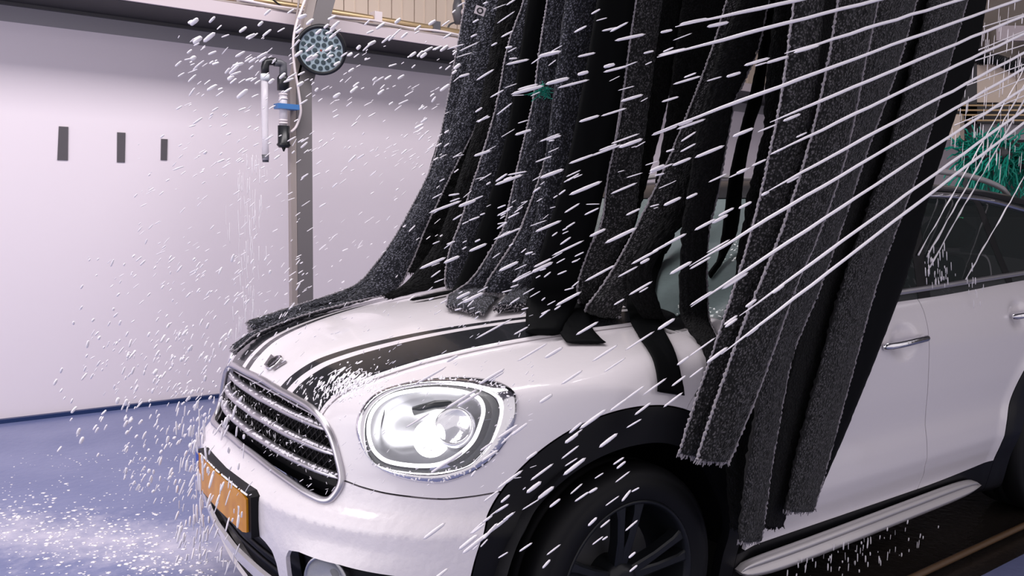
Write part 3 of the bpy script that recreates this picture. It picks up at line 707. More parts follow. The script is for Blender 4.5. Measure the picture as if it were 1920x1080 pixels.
# beside the doors
strip('smooth black strip hanging closest to the rear side window', -1.0, .05, LR([(1795, 0), (1762, 100), (1708, 250), (1668, 375), (1612, 540), (1535, 775), (1492, 930)], [(1850, 0), (1832, 100), (1780, 250), (1740, 375), (1692, 540), (1600, 775), (1530, 937)]), cloth_s, group=Q, edges='', curl=.0, rough=.2)
strip('dark strip with frayed hem just above the silver sill, next to the smooth black one', -1.06, .03, LR([(1742, 0), (1698, 165), (1652, 320), (1610, 440), (1576, 540), (1522, 740), (1491, 860), (1470, 958)], [(1812, 0), (1765, 165), (1720, 320), (1675, 440), (1640, 540), (1585, 740), (1552, 860), (1525, 955)]), cloth_b, group=Q, edges='R')
strip('very dark strip half hidden between two lit strips over the front door', -1.02, .03, LR([(1688, 0), (1648, 165), (1598, 320), (1552, 460), (1518, 560), (1466, 770), (1430, 985)], [(1745, 0), (1704, 165), (1655, 320), (1608, 460), (1578, 560), (1520, 770), (1466, 985)]), cloth_d, group=Q, edges='')
strip('longest strip, its hem reaching the sill behind the front wheel', -1.07, .03, LR([(1640, 0), (1605, 130), (1552, 280), (1515, 400), (1475, 540), (1440, 655), (1424, 730), (1402, 860), (1388, 980), (1385, 1016)], [(1717, 0), (1680, 130), (1625, 280), (1585, 400), (1535, 540), (1487, 655), (1470, 730), (1447, 860), (1430, 980), (1426, 1010)]), cloth_b, group=Q, edges='R')
strip('broad grey strip with painted rim-light edges ending over the front wheel arch', -1.15, -.02, LR([(1570, 0), (1545, 145), (1510, 290), (1465, 430), (1420, 540), (1380, 640), (1345, 740), (1318, 820), (1305, 862)], [(1645, 0), (1615, 145), (1585, 290), (1537, 430), (1490, 540), (1455, 640), (1418, 740), (1385, 820), (1366, 865)]), cloth_b, group=Q, edges='LR')
strip('narrow dark strip tucked behind the broad grey one over the wheel arch', -1.09, -.02, LR([(1487, 0), (1465, 170), (1430, 340), (1400, 460), (1375, 540), (1335, 660), (1300, 760), (1272, 850)], [(1545, 0), (1530, 170), (1495, 340), (1465, 460), (1435, 540), (1390, 660), (1350, 760), (1318, 858)]), cloth_b, group=Q, edges='L')
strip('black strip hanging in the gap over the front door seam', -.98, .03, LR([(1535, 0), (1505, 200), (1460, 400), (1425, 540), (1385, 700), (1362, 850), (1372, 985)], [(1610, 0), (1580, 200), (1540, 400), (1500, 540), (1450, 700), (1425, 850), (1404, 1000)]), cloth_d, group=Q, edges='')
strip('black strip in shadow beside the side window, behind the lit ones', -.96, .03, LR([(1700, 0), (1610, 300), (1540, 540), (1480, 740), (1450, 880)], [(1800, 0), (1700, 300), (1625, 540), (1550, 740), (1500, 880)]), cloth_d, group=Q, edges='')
# over the windscreen pillar
strip('strip hanging straight down onto the base of the windscreen pillar', -.74, .0, LR([(1385, 0), (1352, 88), (1330, 165), (1310, 240), (1290, 360), (1277, 450), (1276, 585), (1296, 640, 's'), (1318, 700, 's')], [(1440, 0), (1421, 88), (1388, 165), (1375, 195), (1345, 360), (1326, 450), (1326, 580), (1338, 636, 's'), (1352, 690, 's')]), cloth_d, group=Q, edges='R')
strip('thin black strip hanging free in front of the windscreen', -.60, .0, LR([(1425, 0), (1424, 90), (1409, 165), (1400, 200), (1370, 320), (1348, 475), (1338, 560)], [(1466, 0), (1442, 90), (1428, 190), (1412, 240), (1395, 325), (1380, 440), (1365, 560)]), cloth_s, group=Q, edges='', curl=0, rough=.3)
strip('black strip in shadow between the windscreen and the wheel-arch strips', -.80, .0, LR([(1455, 0), (1445, 80), (1434, 190), (1432, 240), (1412, 325), (1390, 440), (1372, 560)], [(1520, 0), (1505, 80), (1490, 190), (1480, 240), (1462, 325), (1440, 440), (1425, 560)]), cloth_d, group=Q, edges='')
strip('slanting strip with painted rim-light edge folded at its foot on the bonnet', -.54, -.03, LR([(1362, 0), (1340, 75), (1315, 145), (1283, 225), (1250, 305), (1205, 400), (1160, 485), (1122, 545), (1100, 572), (1098, 592, 's')], [(1416, 0), (1404, 75), (1380, 145), (1345, 225), (1312, 305), (1272, 400), (1228, 490), (1185, 548), (1168, 575), (1163, 602, 's')]), cloth_b, group=Q, edges='L')
strip('short-looking dark strip whose blunt hem rests behind the bonnet edge', -.60, -.02, LR([(1385, 0), (1310, 230), (1250, 390), (1205, 460), (1176, 515), (1184, 560), (1204, 600)], [(1440, 0), (1365, 230), (1296, 400), (1258, 445), (1222, 510), (1235, 565), (1245, 600)]), cloth_d, group=Q, edges='')
strip('steep strip with rim light painted on its left edge standing on the bonnet by the scuttle', -.44, -.02, LR([(1192, 0), (1180, 80), (1160, 230), (1139, 330), (1128, 415), (1104, 467), (1082, 535), (1086, 578, 's')], [(1242, 0), (1232, 80), (1213, 227), (1200, 330), (1190, 415), (1165, 467), (1130, 535), (1122, 572, 's')]), cloth_b, group=Q, edges='L')
strip('wide smooth black strip bending onto the bonnet stripe', -.40, -.04, LR([(1120, 0), (1095, 150), (1065, 300), (1030, 420), (1000, 520), (988, 570), (985, 632, 's')], [(1195, 0), (1170, 150), (1145, 300), (1118, 420), (1092, 520), (1080, 570), (1048, 632, 's')]), cloth_s, group=Q, edges='', curl=0, rough=.2)
strip('black strip hem spread flat across the bonnet edge above the headlight', -.35, -.03, LR([(1197, 0), (1165, 220), (1130, 400), (1092, 520), (1062, 570, 's'), (1044, 612, 's'), (1062, 649, 's')], [(1242, 0), (1212, 220), (1178, 400), (1140, 520), (1120, 575, 's'), (1108, 614, 's'), (1136, 649, 's')]), cloth_s, group=Q, edges='', curl=0, rough=.2, th=.005)
strip('smooth black strip wrapped down over the front wing', -.38, -.02, LR([(1370, 0), (1292, 230), (1228, 380), (1192, 500), (1175, 570, 's'), (1180, 606, 's'), (1206, 656, 's'), (1226, 736, 's')], [(1412, 0), (1338, 230), (1276, 380), (1240, 500), (1230, 575, 's'), (1238, 614, 's'), (1262, 672, 's'), (1276, 742, 's')]), cloth_s, group=Q, edges='', curl=0, rough=.2, th=.006)
for a, b, yy, lb_ in (((1225, 0), (1292, 0), -.30, 'black strip in deep shadow just behind the steep bright-edged strip'), ((1280, 0), (1372, 0), -.36, 'black strip in deep shadow behind the slanting strip with the painted rim')):
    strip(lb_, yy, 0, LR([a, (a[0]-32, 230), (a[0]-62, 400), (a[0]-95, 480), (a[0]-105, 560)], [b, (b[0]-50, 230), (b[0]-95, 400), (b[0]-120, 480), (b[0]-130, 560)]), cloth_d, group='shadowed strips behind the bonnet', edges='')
# on the bonnet
strip('ribbed strip with painted rim-light edge whose foot lies uppermost on the bonnet', -.16, -.03, LR([(1093, 0), (1068, 106), (1049, 191), (1019, 308), (994, 380), (975, 430), (955, 465), (928, 505), (912, 530), (906, 548)], [(1141, 0), (1121, 106), (1096, 205), (1068, 308), (1048, 380), (1030, 430), (1012, 470), (996, 505), (987, 530), (984, 566)]), cloth_a, group=Q, edges='L')
strip('ribbed strip folded forward with its thick foot over the thin bonnet stripe', -.05, -.03, LR([(1026, 0), (1012, 89), (997, 198), (973, 301), (955, 380), (945, 425), (922, 465), (886, 520), (846, 562, 's'), (838, 585, 's')], [(1090, 0), (1066, 106), (1047, 191), (1017, 308), (994, 380), (976, 430), (955, 475), (944, 525), (936, 562, 's'), (908, 600, 's')]), cloth_a, group=Q, edges='L')
strip('strip end lying on the wide bonnet stripe beside a smooth black strip', -.22, -.02, LR([(1060, 0), (1035, 200), (1010, 380), (985, 480), (948, 560), (926, 592, 's')], [(1120, 0), (1095, 200), (1070, 380), (1040, 480), (1000, 540), (985, 585, 's')]), cloth_a, group=Q, edges='', th=.014)
strip('strip with painted rim-light edge landing upright in the middle of the bonnet', .16, -.02, LR([(982, 0), (951, 89), (930, 198), (898, 308), (874, 380), (866, 408), (842, 472), (834, 520), (838, 548)], [(1028, 0), (1012, 89), (985, 198), (955, 290), (930, 370), (915, 410), (895, 470), (882, 520), (886, 550)]), cloth_a, group=Q, edges='L')
strip('outermost lit strip sweeping along the bonnet edge towards the wall', .52, -.04, LR([(873, 0), (852, 117), (827, 248), (806, 319), (776, 380), (740, 445), (700, 500), (667, 534), (610, 557), (545, 577), (466, 603)], [(915, 0), (895, 117), (868, 248), (850, 319), (822, 380), (785, 450), (745, 505), (700, 545), (640, 572), (560, 596), (472, 620)]), cloth_a, group=Q, edges='L')
draped = strip('long strip draped forward down the bonnet past the grille corner', .38, -.04, LR([(911, 0), (887, 85), (862, 177), (840, 248), (817, 310), (785, 375), (752, 430), (715, 490), (680, 540), (620, 576), (550, 603), (480, 628), (438, 650)], [(965, 0), (944, 89), (912, 177), (886, 250), (852, 315), (828, 365), (797, 430), (768, 500), (735, 550), (650, 594), (570, 618), (492, 643), (452, 668)]), cloth_a, group=Q, edges='R')
strip('dark strip lying flat across the middle of the bonnet behind the draped one', .26, -.03, LR([(935, 0), (900, 200), (858, 340), (828, 430), (790, 495), (760, 530), (722, 555)], [(985, 0), (950, 200), (905, 340), (880, 430), (850, 500), (838, 548), (742, 574)]), cloth_d, group=Q, edges='')
strip('flat black strip end on white bonnet paint between two feet', .10, -.03, LR([(990, 0), (950, 250), (900, 420), (860, 520), (838, 556), (770, 572)], [(1040, 0), (1000, 250), (950, 420), (905, 520), (870, 568), (800, 585)]), cloth_s, group=Q, edges='', th=.005, rough=.2)
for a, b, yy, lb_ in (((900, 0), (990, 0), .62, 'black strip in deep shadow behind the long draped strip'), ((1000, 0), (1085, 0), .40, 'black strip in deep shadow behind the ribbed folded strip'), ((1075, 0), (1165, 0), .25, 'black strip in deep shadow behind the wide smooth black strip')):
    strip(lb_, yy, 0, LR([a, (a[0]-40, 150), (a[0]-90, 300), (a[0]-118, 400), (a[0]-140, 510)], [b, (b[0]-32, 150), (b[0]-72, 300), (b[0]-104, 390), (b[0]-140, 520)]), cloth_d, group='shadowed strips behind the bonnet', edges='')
# small white woven tags with a dark letter O, and a teal tuft caught on the cloth
def fabric_tag(px, py, w, h, y, tilt):
    c = aty(px, py, y); n = CAM-c; n /= np.linalg.norm(n); a = cR*math.cos(tilt)+cU*math.sin(tilt); a = a-n*(a@n); a /= np.linalg.norm(a); b = np.cross(n, a)
    V = [c+a*x*w+b*z*h+n*d for d in (0, .002) for x, z in ((-.5, -.5), (.5, -.5), (.5, .5), (-.5, .5))]
    t = obj('fabric_tag', V, [(3, 2, 1, 0), (4, 5, 6, 7), (0, 1, 5, 4), (1, 2, 6, 5), (2, 3, 7, 6), (3, 0, 4, 7)], cable, draped); t['label'] = 'white woven tag with a dark letter O'
    P = [c+n*.003+a*.26*w*math.cos(k*math.pi/8)+b*.30*h*math.sin(k*math.pi/8) for k in range(16)]
    MB().tube(P, .0028, 6, closed=True).obj('tag_letter', blackp, t)
fabric_tag(900, 20, .040, .032, .30, -.35); fabric_tag(946, 5, .036, .050, .30, -.1)
tf = aty(1015, 172, -.12); tuft = tag(empty('teal_tuft', tuple(tf)), 'tuft of teal bristle caught on a ribbed dark strip', 'tuft')
tm = MB()
for k in range(60):
    u = np.array([rng.normal(0, 1), -.2, rng.normal(0, .35)]); q = np.array([rng.normal(0, .012), -.006, rng.normal(0, .012)])
    tm.tube([q, q+u*.018+np.array([0, -.006, 0]), q+u*.036+np.array([0, 0, -.006])], [.0012, .0012, .0005], 4)
tag(tm.obj('bristles', teal, tuft), kind='stuff')
# rail that carries the curtain, above the picture
rail = tag(empty('curtain_frame', (1.6, 0, 2.82)), 'steel frame carrying the cloth strips above the car', 'frame')
for x in (-.5, .0, .5): MB().box((x-.03, -1.5, -.06), (x+.03, 1.2, .0)).obj('cross_bar', steel_d, rail)
MB().box((-.7, -1.5, .0), (.9, -1.44, .08)).obj('side_bar', steel_d, rail); MB().box((-.7, 1.14, .0), (.9, 1.2, .08)).obj('side_bar', steel_d, rail)

# ================================================================== WASH EQUIPMENT BY THE BACK WALL
PY = 2.6
def wp(px, py, y=PY): return aty(px, py, y)
post = tag(empty('steel_post', (1.28, PY, 0)), 'grey steel post standing before the white wall, leaning over at its top', 'post')
def rel(o, P): return np.asarray(P, float)-np.array(o.location)
b0, b1 = wp(559, 560), wp(584, 140)
mb = MB().box((1.245-1.28, 0, 0), (1.347-1.28, .06, 2.13)); mb.obj('post_shaft', steel, post)
MB().box((1.205-1.28, .0, 0), (1.243-1.28, .05, 2.10)).obj('post_flange', steel_l, post)
up0 = rel(post, (1.247, PY, 2.13)); up1 = rel(post, wp(590, -60)); w_ = np.array([.105, 0, 0])
def slab(name, a, b, w, th, m, par):
    V = [a, a+w, b+w, b]; V = V+[v+np.array([0, th, 0]) for v in V]
    return obj(name, V, [(0, 1, 2, 3), (7, 6, 5, 4), (0, 4, 5, 1), (1, 5, 6, 2), (2, 6, 7, 3), (3, 7, 4, 0)], m, par)
slab('leaning_arm', up0, rel(post, (1.45, PY, 2.85)), np.array([.115, 0, 0]), .06, steel, post)
slab('arm_flange', rel(post, (1.208, PY, 2.10)), rel(post, (1.385, PY, 2.85)), np.array([.05, 0, 0]), .05, steel_l, post)
# round lamp
lc = wp(602, 94, PY-.12); ln = CAM-lc; ln = ln/np.linalg.norm(ln)+np.array([-.05, 0, -.25]); ln /= np.linalg.norm(ln)
la = np.cross(ln, [0, 0, 1.]); la /= np.linalg.norm(la); lb = np.cross(ln, la)
lamp = tag(empty('work_lamp', tuple(lc)), 'round black-rimmed lamp with pale face of small lens cells on the post', 'lamp')
MB().disc_lathe((0, 0, 0), ln, [(.07, -.11), (.115, -.09), (.150, -.05), (.156, .0), (.152, .016), (.136, .018), (.131, .006)], 56).obj('lamp_rim', blackp, lamp, True)
MB().disc_lathe((0, 0, 0), ln, [(.132, .0), (.132, .007)], 56).obj('lamp_face', lampface, lamp)
cells = [(0.037*(k > 0), 2*math.pi*k/6) for k in range(1, 7)]+[(.074, 2*math.pi*(k+.3)/12) for k in range(12)]+[(.110, 2*math.pi*(k+.1)/17) for k in range(17)]
cm = None
for r, t in cells:
    p = la*r*math.cos(t)+lb*r*math.sin(t)+ln*.007
    if cm is None: o = MB().disc_lathe((0, 0, 0), ln, [(.0145, .0), (.0145, .0035), (.011, .0045)], 16).obj('lens_cell', lampcell, lamp); cm = o.data
    else: o = bpy.data.objects.new('lens_cell', cm); COL.objects.link(o); o.parent = lamp
    o.location = p
MB().disc_lathe((0, 0, 0), ln, [(.007, .006), (.007, .009)], 12).obj('lamp_screw', mat('lamp_screw', (.3, .08, .07), .4), lamp)
MB().tube([-ln*.09, -ln*.09+np.array([0, .06, .0]), np.array([-.06, .13, -.04])], .02, 10).obj('lamp_bracket', steel_d, lamp)
# white cable
P = catmull([wp(x, y, PY-.03) for x, y in ((588, -40), (570, 5), (556, 45), (550, 80), (552, 125), (558, 160), (563, 195), (563, 215), (555, 238), (545, 248))], 6)
tag(MB().tube(P, .0085, 8).obj('cable', cable, None, True), 'white cable hanging down the grey steel post', 'cable')
P = catmull([wp(x, y, PY+.08) for x, y in ((565, -40), (558, 20), (552, 60), (550, 105), (551, 170), (548, 235))], 6)
tag(MB().tube(P, .007, 8).obj('cable', steel_l, None, True), 'thin beige cable running behind the white cable on the post', 'cable')
# dosing hose unit
dos = tag(empty('dosing_hose', tuple(wp(530, 283)-np.array([0, .045, 0]))), 'black elbow hose fitting with clear tube held by a blue clamp', 'hose fitting')
R_ = lambda px, py, d=0: rel(dos, aty(px, py, PY-.045))+np.array([0, d, 0])
def vt(name, pts, r, m, n=14): return MB().tube([R_(*p) for p in pts], r, n).obj(name, m, dos, True)
vt('clear_tube', [(496, 150), (496, 200), (497, 250), (498, 300)], [.021, .021, .020, .021], clear_t)
vt('tube_tip', [(497.5, 290), (498, 304)], [.022, .019], greyp)
vt('white_nut', [(497, 139), (497, 151)], .027, mat('white_nut', (.7, .74, .78), .35))
vt('black_elbow', [(497, 139), (497, 126), (499, 117), (507, 115), (517, 116)], .024, blackp)
vt('grey_elbow', [(514, 117), (525, 118), (531, 121), (531, 130), (531, 143)], .024, greyp)
vt('upper_coupling', [(531, 141), (531, 147), (531, 170)], [.026, .037, .037], blackp)
vt('clear_pipe', [(531, 169), (531, 237)], .024, clear_t)
for yy in (177, 185, 226, 231): vt('pipe_ring', [(531, yy-1.5), (531, yy+1.5)], .027, cable)
vt('lower_coupling', [(532, 236), (532, 268), (532, 272), (532, 277)], [.036, .036, .044, .030], blackp)
vt('nipple', [(532, 276), (532, 284)], [.014, .004], blackp)
a, b = R_(517, 194), R_(557, 207)
MB().box((a[0], -.04, b[2]), (b[0], .035, a[2])).obj('blue_clamp', bluec, dos)
# grey strips taped on the wall
for (x0, y0, x1, y1, lb_) in ((110, 238, 128, 300, 'tallest grey tape strip on the white wall'), (219, 249, 235, 304, 'middle grey tape strip on the white wall, between the tallest and the shortest'), (301, 261, 314, 300, 'shortest grey tape strip on the white wall, closest to the post')):
    a, b = aty(x0, y1, WY), aty(x1, y0, WY); w = b[0]-a[0]; h = b[2]-a[2]
    V = [(a[0]-.008*(x0 < 200), WY-.006, a[2]), (a[0]+w*.85, WY-.006, a[2]), (b[0], WY-.006, b[2]), (a[0]+w*.12, WY-.006, b[2])]; V += [(x, WY-.0005, z) for x, _, z in V]
    tag(obj('tape_strip', V, [(0, 1, 2, 3), (7, 6, 5, 4), (0, 4, 5, 1), (1, 5, 6, 2), (2, 6, 7, 3), (3, 7, 4, 0)], tape), lb_, 'tape', 'tape strips on the wall')
# pipes on the beam
by = 2.92
pipe = tag(empty('brass_pipe', (0, by, 2.640)), 'brass coloured pipe running along the top of the beam', 'pipe')
MB().tube([(x, 0, 0) for x in np.linspace(.9, 4.2, 12)], .027, 12).obj('pipe_run', brass, pipe, True)
for x in (1.05, 1.95, 2.42, 3.0): MB().box((x-.028, -.04, -.068), (x+.028, .04, .05)).obj('pipe_bracket', greyp if x > 2 else cable, pipe)
for k, (z, r) in enumerate(((2.588, .010), (2.604, .009))):
    P = [(x, by-.092+.012*math.sin(x*9+k), z+.004*math.sin(x*13+2*k)) for x in np.linspace(.6, 4.2, 60)]
    tag(MB().tube(P, r, 8).obj('conduit', cable if k else steel_l, None, True), ('pale wire' if k else 'beige wire')+' lying along the beam below the brass pipe', 'wire')
P = catmull([aty(x, y, 2.86) for x, y in ((395, -12), (425, 8), (440, 18), (448, 2), (470, 4), (500, 20), (530, 26))], 8)
tag(MB().tube(P, .011, 8).obj('loose_cable', cable, None, True), 'loose white cable looping over the beam', 'cable')
P = catmull([aty(x, y, 2.86) for x, y in ((505, -6), (520, 6), (536, 18), (548, 27))], 8)
tag(MB().tube(P, .006, 6).obj('loose_cable', blackp, None, True), 'thin dark cable hanging behind the loose white one', 'cable')
# valve with wheel beside the siding
vb = aty(858, 22, WY+.1); val = tag(empty('valve', tuple(vb)), 'dark valve with pale dial fixed by the beige siding', 'valve')
MB().tube([(0, 0, -.10), (0, 0, -.02), (0, 0, .05), (0, 0, .14)], [.022, .045, .04, .02], 12).obj('valve_body', greyp, val, True)
MB().disc_lathe((.03, -.05, -.01), (0, -1, 0), [(.03, 0), (.032, .012), (.022, .014)], 20).obj('valve_dial', beamf, val)
MB().tube(catmull([(0, 0, -.08), (-.08, 0, -.12), (-.09, 0, -.22), (.02, 0, -.26), (.1, 0, -.26)], 5), .008, 6).obj('valve_hose', steel_d, val, True)

# ================================================================== TUNNEL BEHIND THE CAR
def pbox(name, px0, py0, px1, py1, x, th, m, label, cat):
    a, b = atx(px0, py1, x), atx(px1, py0, x); c = atx(px0, py0, x); d = atx(px1, py1, x)
    V = [a, d, b, c]; V = V+[v+np.array([th, 0, 0]) for v in V]
    return tag(obj(name, V, [(0, 1, 2, 3), (7, 6, 5, 4), (0, 4, 5, 1), (1, 5, 6, 2), (2, 6, 7, 3), (3, 7, 4, 0)], m), label, cat)
struct('wall_far', MB().box((11.5, -7, 0), (11.6, WY, 5.2)), beamd)
mach = tag(empty('tunnel_gantry', (7.2, .3, 0)), 'dark steel wash gantry standing behind the car', 'gantry')
G0 = atx(1790, 300, 7.2); G1 = atx(1990, 300, 7.2)
def gb(name, px0, py0, px1, py1, m, x=7.2, th=.08):
    o = pbox(name, px0, py0, px1, py1, x, th, m, None, None); o.parent = mach; o.matrix_parent_inverse = Matrix.Translation(-Vector(mach.location)); return o
gb('gantry_leg', 1800, 40, 1832, 620, steel_d); gb('gantry_leg', 1960, 20, 1990, 620, steel_d)
gb('cross_beam', 1700, 195, 2000, 232, steel_d); gb('pink_beam', 1868, 48, 2000, 76, beamf, 7.1); gb('grey_panel', 1780, 234, 2000, 262, greyw, 7.25); gb('upper_panel', 1700, -20, 2000, 108, mat('brown_panel', (.26, .22, .19), .5), 7.5)
gb('beige_cabinet', 1832, 118, 1905, 192, siding, 7.15); gb('beige_cabinet', 1906, 118, 1990, 192, siding, 7.15); gb('beige_upright', 1776, 215, 1800, 262, siding, 7.0)
for yy in (196, 205, 214, 224): gb('gantry_rail', 1700, yy, 2000, yy+3, brass, 7.05, .03)
P = catmull([atx(x, y, 7.0) for x, y in ((1825, 100), (1838, 112), (1855, 110), (1880, 116), (1905, 128), (1940, 120))], 14); n = len(P)
tag(MB().tube(P, np.where(np.arange(n) % 2 == 0, .05, .038), 10).obj('corrugated_hose', blackp), 'black corrugated hose hung on the gantry', 'hose')
def bristles(px, py, x, rad, n, label):
    c = atx(px, py, x); root = tag(empty('teal_brush', tuple(c)), label, 'brush')
    MB().tube([(0, -rad*.5, 0), (0, rad*.5, 0)], .06, 12).obj('brush_core', steel_d, root, True)
    for k in range(n):
        t = rng.uniform(0, 2*math.pi); yy = rng.uniform(-.5, .5)*rad; l = rad*rng.uniform(.6, 1.15); u = np.array([math.cos(t), rng.normal(0, .25), math.sin(t)])
        p = [np.array([0, yy, 0])+u*l*s_+np.array([0, 0, -.35*l*s_*s_])+rng.normal(0, .012, 3) for s_ in np.linspace(.1, 1, 7)]
        MB().tube(p, [.005, .007, .008, .008, .007, .006, .003], 5).obj('bristle', teal, root, True)
bristles(1850, 290, 5.6, .30, 170, 'teal brush of curly bristles showing just above the car roof')
bristles(1925, 305, 5.9, .26, 90, 'teal brush further into the tunnel, beside the other teal brush')
sig = tag(empty('signal_reflection', tuple(aty(1797, 412, .35))), 'glowing green dots added behind the rear side window to stand for a reflection', 'reflection')  # added glowing dots standing in for a reflection in the glass
MB().box((-.02, .005, -.08), (.08, .03, .08)).obj('reflection_back', blackp, sig)
for i in range(3):
    for j in range(4):
        if (i, j) == (2, 3): continue
        MB().disc_lathe((.005+.024*i+.004*j, .004, -.045+.03*j), (0, -1, 0), [(.0075, 0), (.006, .004)], 10).obj('reflection_dot', refl_green, sig)

# conveyor bed beside and below the car
cv = tag(empty('conveyor', (0, 0, 0)), 'dark wet conveyor bed under the car with an amber guide rail', 'conveyor')
MB().box((.30, -1.06, -.03), (9, 1.1, .0006)).obj('conveyor_plate', conv_m, cv)
P = [(x, -.955, .03) for x in np.linspace(1.4, 8, 30)]; MB().tube(P, .013, 10).obj('guide_rail', amber, cv, True)

# ================================================================== WATER
NZ = aty(2500, -200, -1.7)
noz = tag(empty('spray_nozzle', tuple(NZ)), 'steel nozzle bar that throws the water jets over the car', 'nozzle')
MB().tube([(0, 0, -2.3), (0, 0, .0), (0, 0, .3)], .03, 10).obj('nozzle_pipe', steel, noz, True); MB().tube([(0, 0, 0), (-.06, .01, -.02)], [.025, .012], 10).obj('nozzle_tip', brass, noz, True)
def capsule(mb, p, d, l, r):
    d = d/np.linalg.norm(d); a = np.cross(d, [.13, .9, .41]); a /= np.linalg.norm(a); b = np.cross(d, a); V = [p-d*l/2]
    for s_, k in ((-.38, .8), (0, 1.), (.38, .8)):
        for j in range(6): V.append(p+d*l*s_+r*k*(math.cos(j*math.pi/3)*a+math.sin(j*math.pi/3)*b))
    V.append(p+d*l/2)
    F = [(0, 1+(j+1) % 6, 1+j) for j in range(6)]+[(1+6*q+j, 1+6*q+(j+1) % 6, 7+6*q+(j+1) % 6, 7+6*q+j) for q in range(2) for j in range(6)]+[(19, 13+j, 13+(j+1) % 6) for j in range(6)]
    mb.add(V, F)
jets = [(105, 6, 980), (175, 50, 900), (245, 100, 880), (318, 148, 860), (390, 198, 850), (468, 255, 840), (530, 297, 830), (612, 355, 900), (700, 421, 880), (752, 458, 870), (57, -40, 1020)]
for ya, yb, xe in jets:
    p1 = aty(1240, ya, -1.24); u = p1-NZ; Lj = np.linalg.norm(u); u /= Lj; mb = MB()
    tt = np.linspace(.0, .92+rng.uniform(-.05, .1), 50); sag = lambda t: np.array([0, 0, .05*t*(1-t)])
    P = np.array([NZ+u*Lj*t+sag(t) for t in tt])+rng.normal(0, .0006, (50, 3)); r = .0031+.0010*tt*(1+rng.normal(0, .18, 50)); r[-4:] *= np.array([.9, .7, .5, .2])
    mb.tube(P, r, 8); jo = tag(mb.obj('water_jet', water, None, True), 'white water jet shooting across in front of the cloth strips', 'water jet', 'water jets from the nozzle bar'); mb = MB()
    t = tt[-1]-.06
    while True:
        t += rng.uniform(.014, .034); q = NZ+u*Lj*t+sag(min(t, 1.0))-np.array([0, 0, .10*max(t-1, 0)**2])
        v = q-CAM; px = 960+FPX*(v@cR)/(v@cD)
        if px < xe-60 or t > 1.6: break
        for _ in range(int(rng.integers(1, 2+(rng.random() < .35)))): capsule(mb, q+rng.normal(0, .006+.02*max(t-.9, 0), 3)*np.array([1, .6, 1]), u+np.array([0, 0, -.10*max(t-.95, 0)]), rng.uniform(.025, .085), rng.uniform(.0018, .0042))
    tag(mb.obj('jet_droplets', water, jo, True), kind='stuff')
for (x0, y0, x1, y1) in ((1920, 130, 1722, 478), (1926, 150, 1738, 482), (1932, 168, 1742, 502), (1960, 262, 1806, 532)):
    e = march(x1, y1, cabin); a = atx(x0, y0, 3.6); e = a+(a-e)*.0 if e is None else e-.012*ray(x1, y1); mb = MB(); P = np.array([a+(e-a)*t for t in np.linspace(0, 1, 24)])+rng.normal(0, .0012, (24, 3))
    mb.tube(P, .0028*(1+rng.normal(0, .3, 24)), 6); jo = tag(mb.obj('water_jet', water, None, True), 'thin water jet splashing onto the rear side window', 'water jet', 'thin jets on the rear side window'); mb = MB()
    for _ in range(14): capsule(mb, e+rng.normal(0, .035, 3)*np.array([1, .3, 1])+np.array([0, -.05, -.02]), np.array([.2, 0, -1.]), rng.uniform(.01, .04), rng.uniform(.001, .0025))
    tag(mb.obj('jet_droplets', water, jo, True), kind='stuff')
for (x0, y0, x1, y1) in ((1990, 5, 1838, 52), (1990, 30, 1832, 95), (1990, 62, 1815, 118), (1990, 95, 1800, 165), (1990, 118, 1795, 200), (1990, 150, 1790, 235)):
    a, e = atx(x0, y0, 4.6), atx(x1, y1, 3.9)
    tag(MB().tube([a+(e-a)*t for t in np.linspace(0, 1, 12)], .0035, 6).obj('water_jet', water, None, True), 'fine distant water jet crossing above the car roof', 'water jet', 'fine jets above the roof')

sp = MB()
def spray(n, box, ang, dist, ln_, rr, jit=.12):
    x0, y0, x1, y1 = box
    for _ in range(n):
        px, py = rng.uniform(x0, x1), rng.uniform(y0, y1); d = rng.uniform(*dist); p = CAM+ray(px, py)*d
        if body(p[None])[0] < .01 or p[2] < .01 or p[1] > WY-.02: continue
        t = math.radians(ang+rng.normal(0, jit*60)); u = -cR*math.cos(t)-cU*math.sin(t)+cD*rng.normal(0, .25)
        capsule(sp, p, u, rng.uniform(*ln_), rng.uniform(*rr))
spray(110, (350, 20, 860, 180), 33, (2.4, 3.8), (.02, .05), (.003, .0075))
spray(240, (330, 60, 860, 330), 33, (2.4, 4.6), (.012, .04), (.0015, .004))
spray(260, (250, 250, 830, 560), 36, (2.4, 4.6), (.010, .034), (.0012, .003))
spray(220, (150, 480, 560, 760), 52, (2.2, 4.2), (.010, .028), (.0015, .0042))
spray(260, (230, 620, 440, 940), 66, (2.2, 3.6), (.010, .030), (.0015, .0045))
spray(170, (330, 760, 460, 1075), 78, (2.0, 3.0), (.012, .045), (.0015, .004))
spray(80, (100, 600, 400, 860), 60, (2.2, 4.0), (.012, .03), (.003, .0055))
spray(80, (850, 0, 1300, 420), 22, (1.5, 2.1), (.014, .045), (.0009, .0026))
spray(90, (800, 330, 1100, 600), 28, (1.4, 1.9), (.010, .028), (.0008, .0020))
spray(40, (880, 780, 1200, 1075), 38, (1.15, 1.45), (.012, .034), (.0010, .0024))
spray(260, (420, 560, 1000, 930), 40, (1.5, 2.0), (.004, .014), (.0004, .0012), .3)
tag(sp.obj('water_spray', water, None, True), 'flying droplets of water and foam around the front of the car', 'spray', kind='stuff')
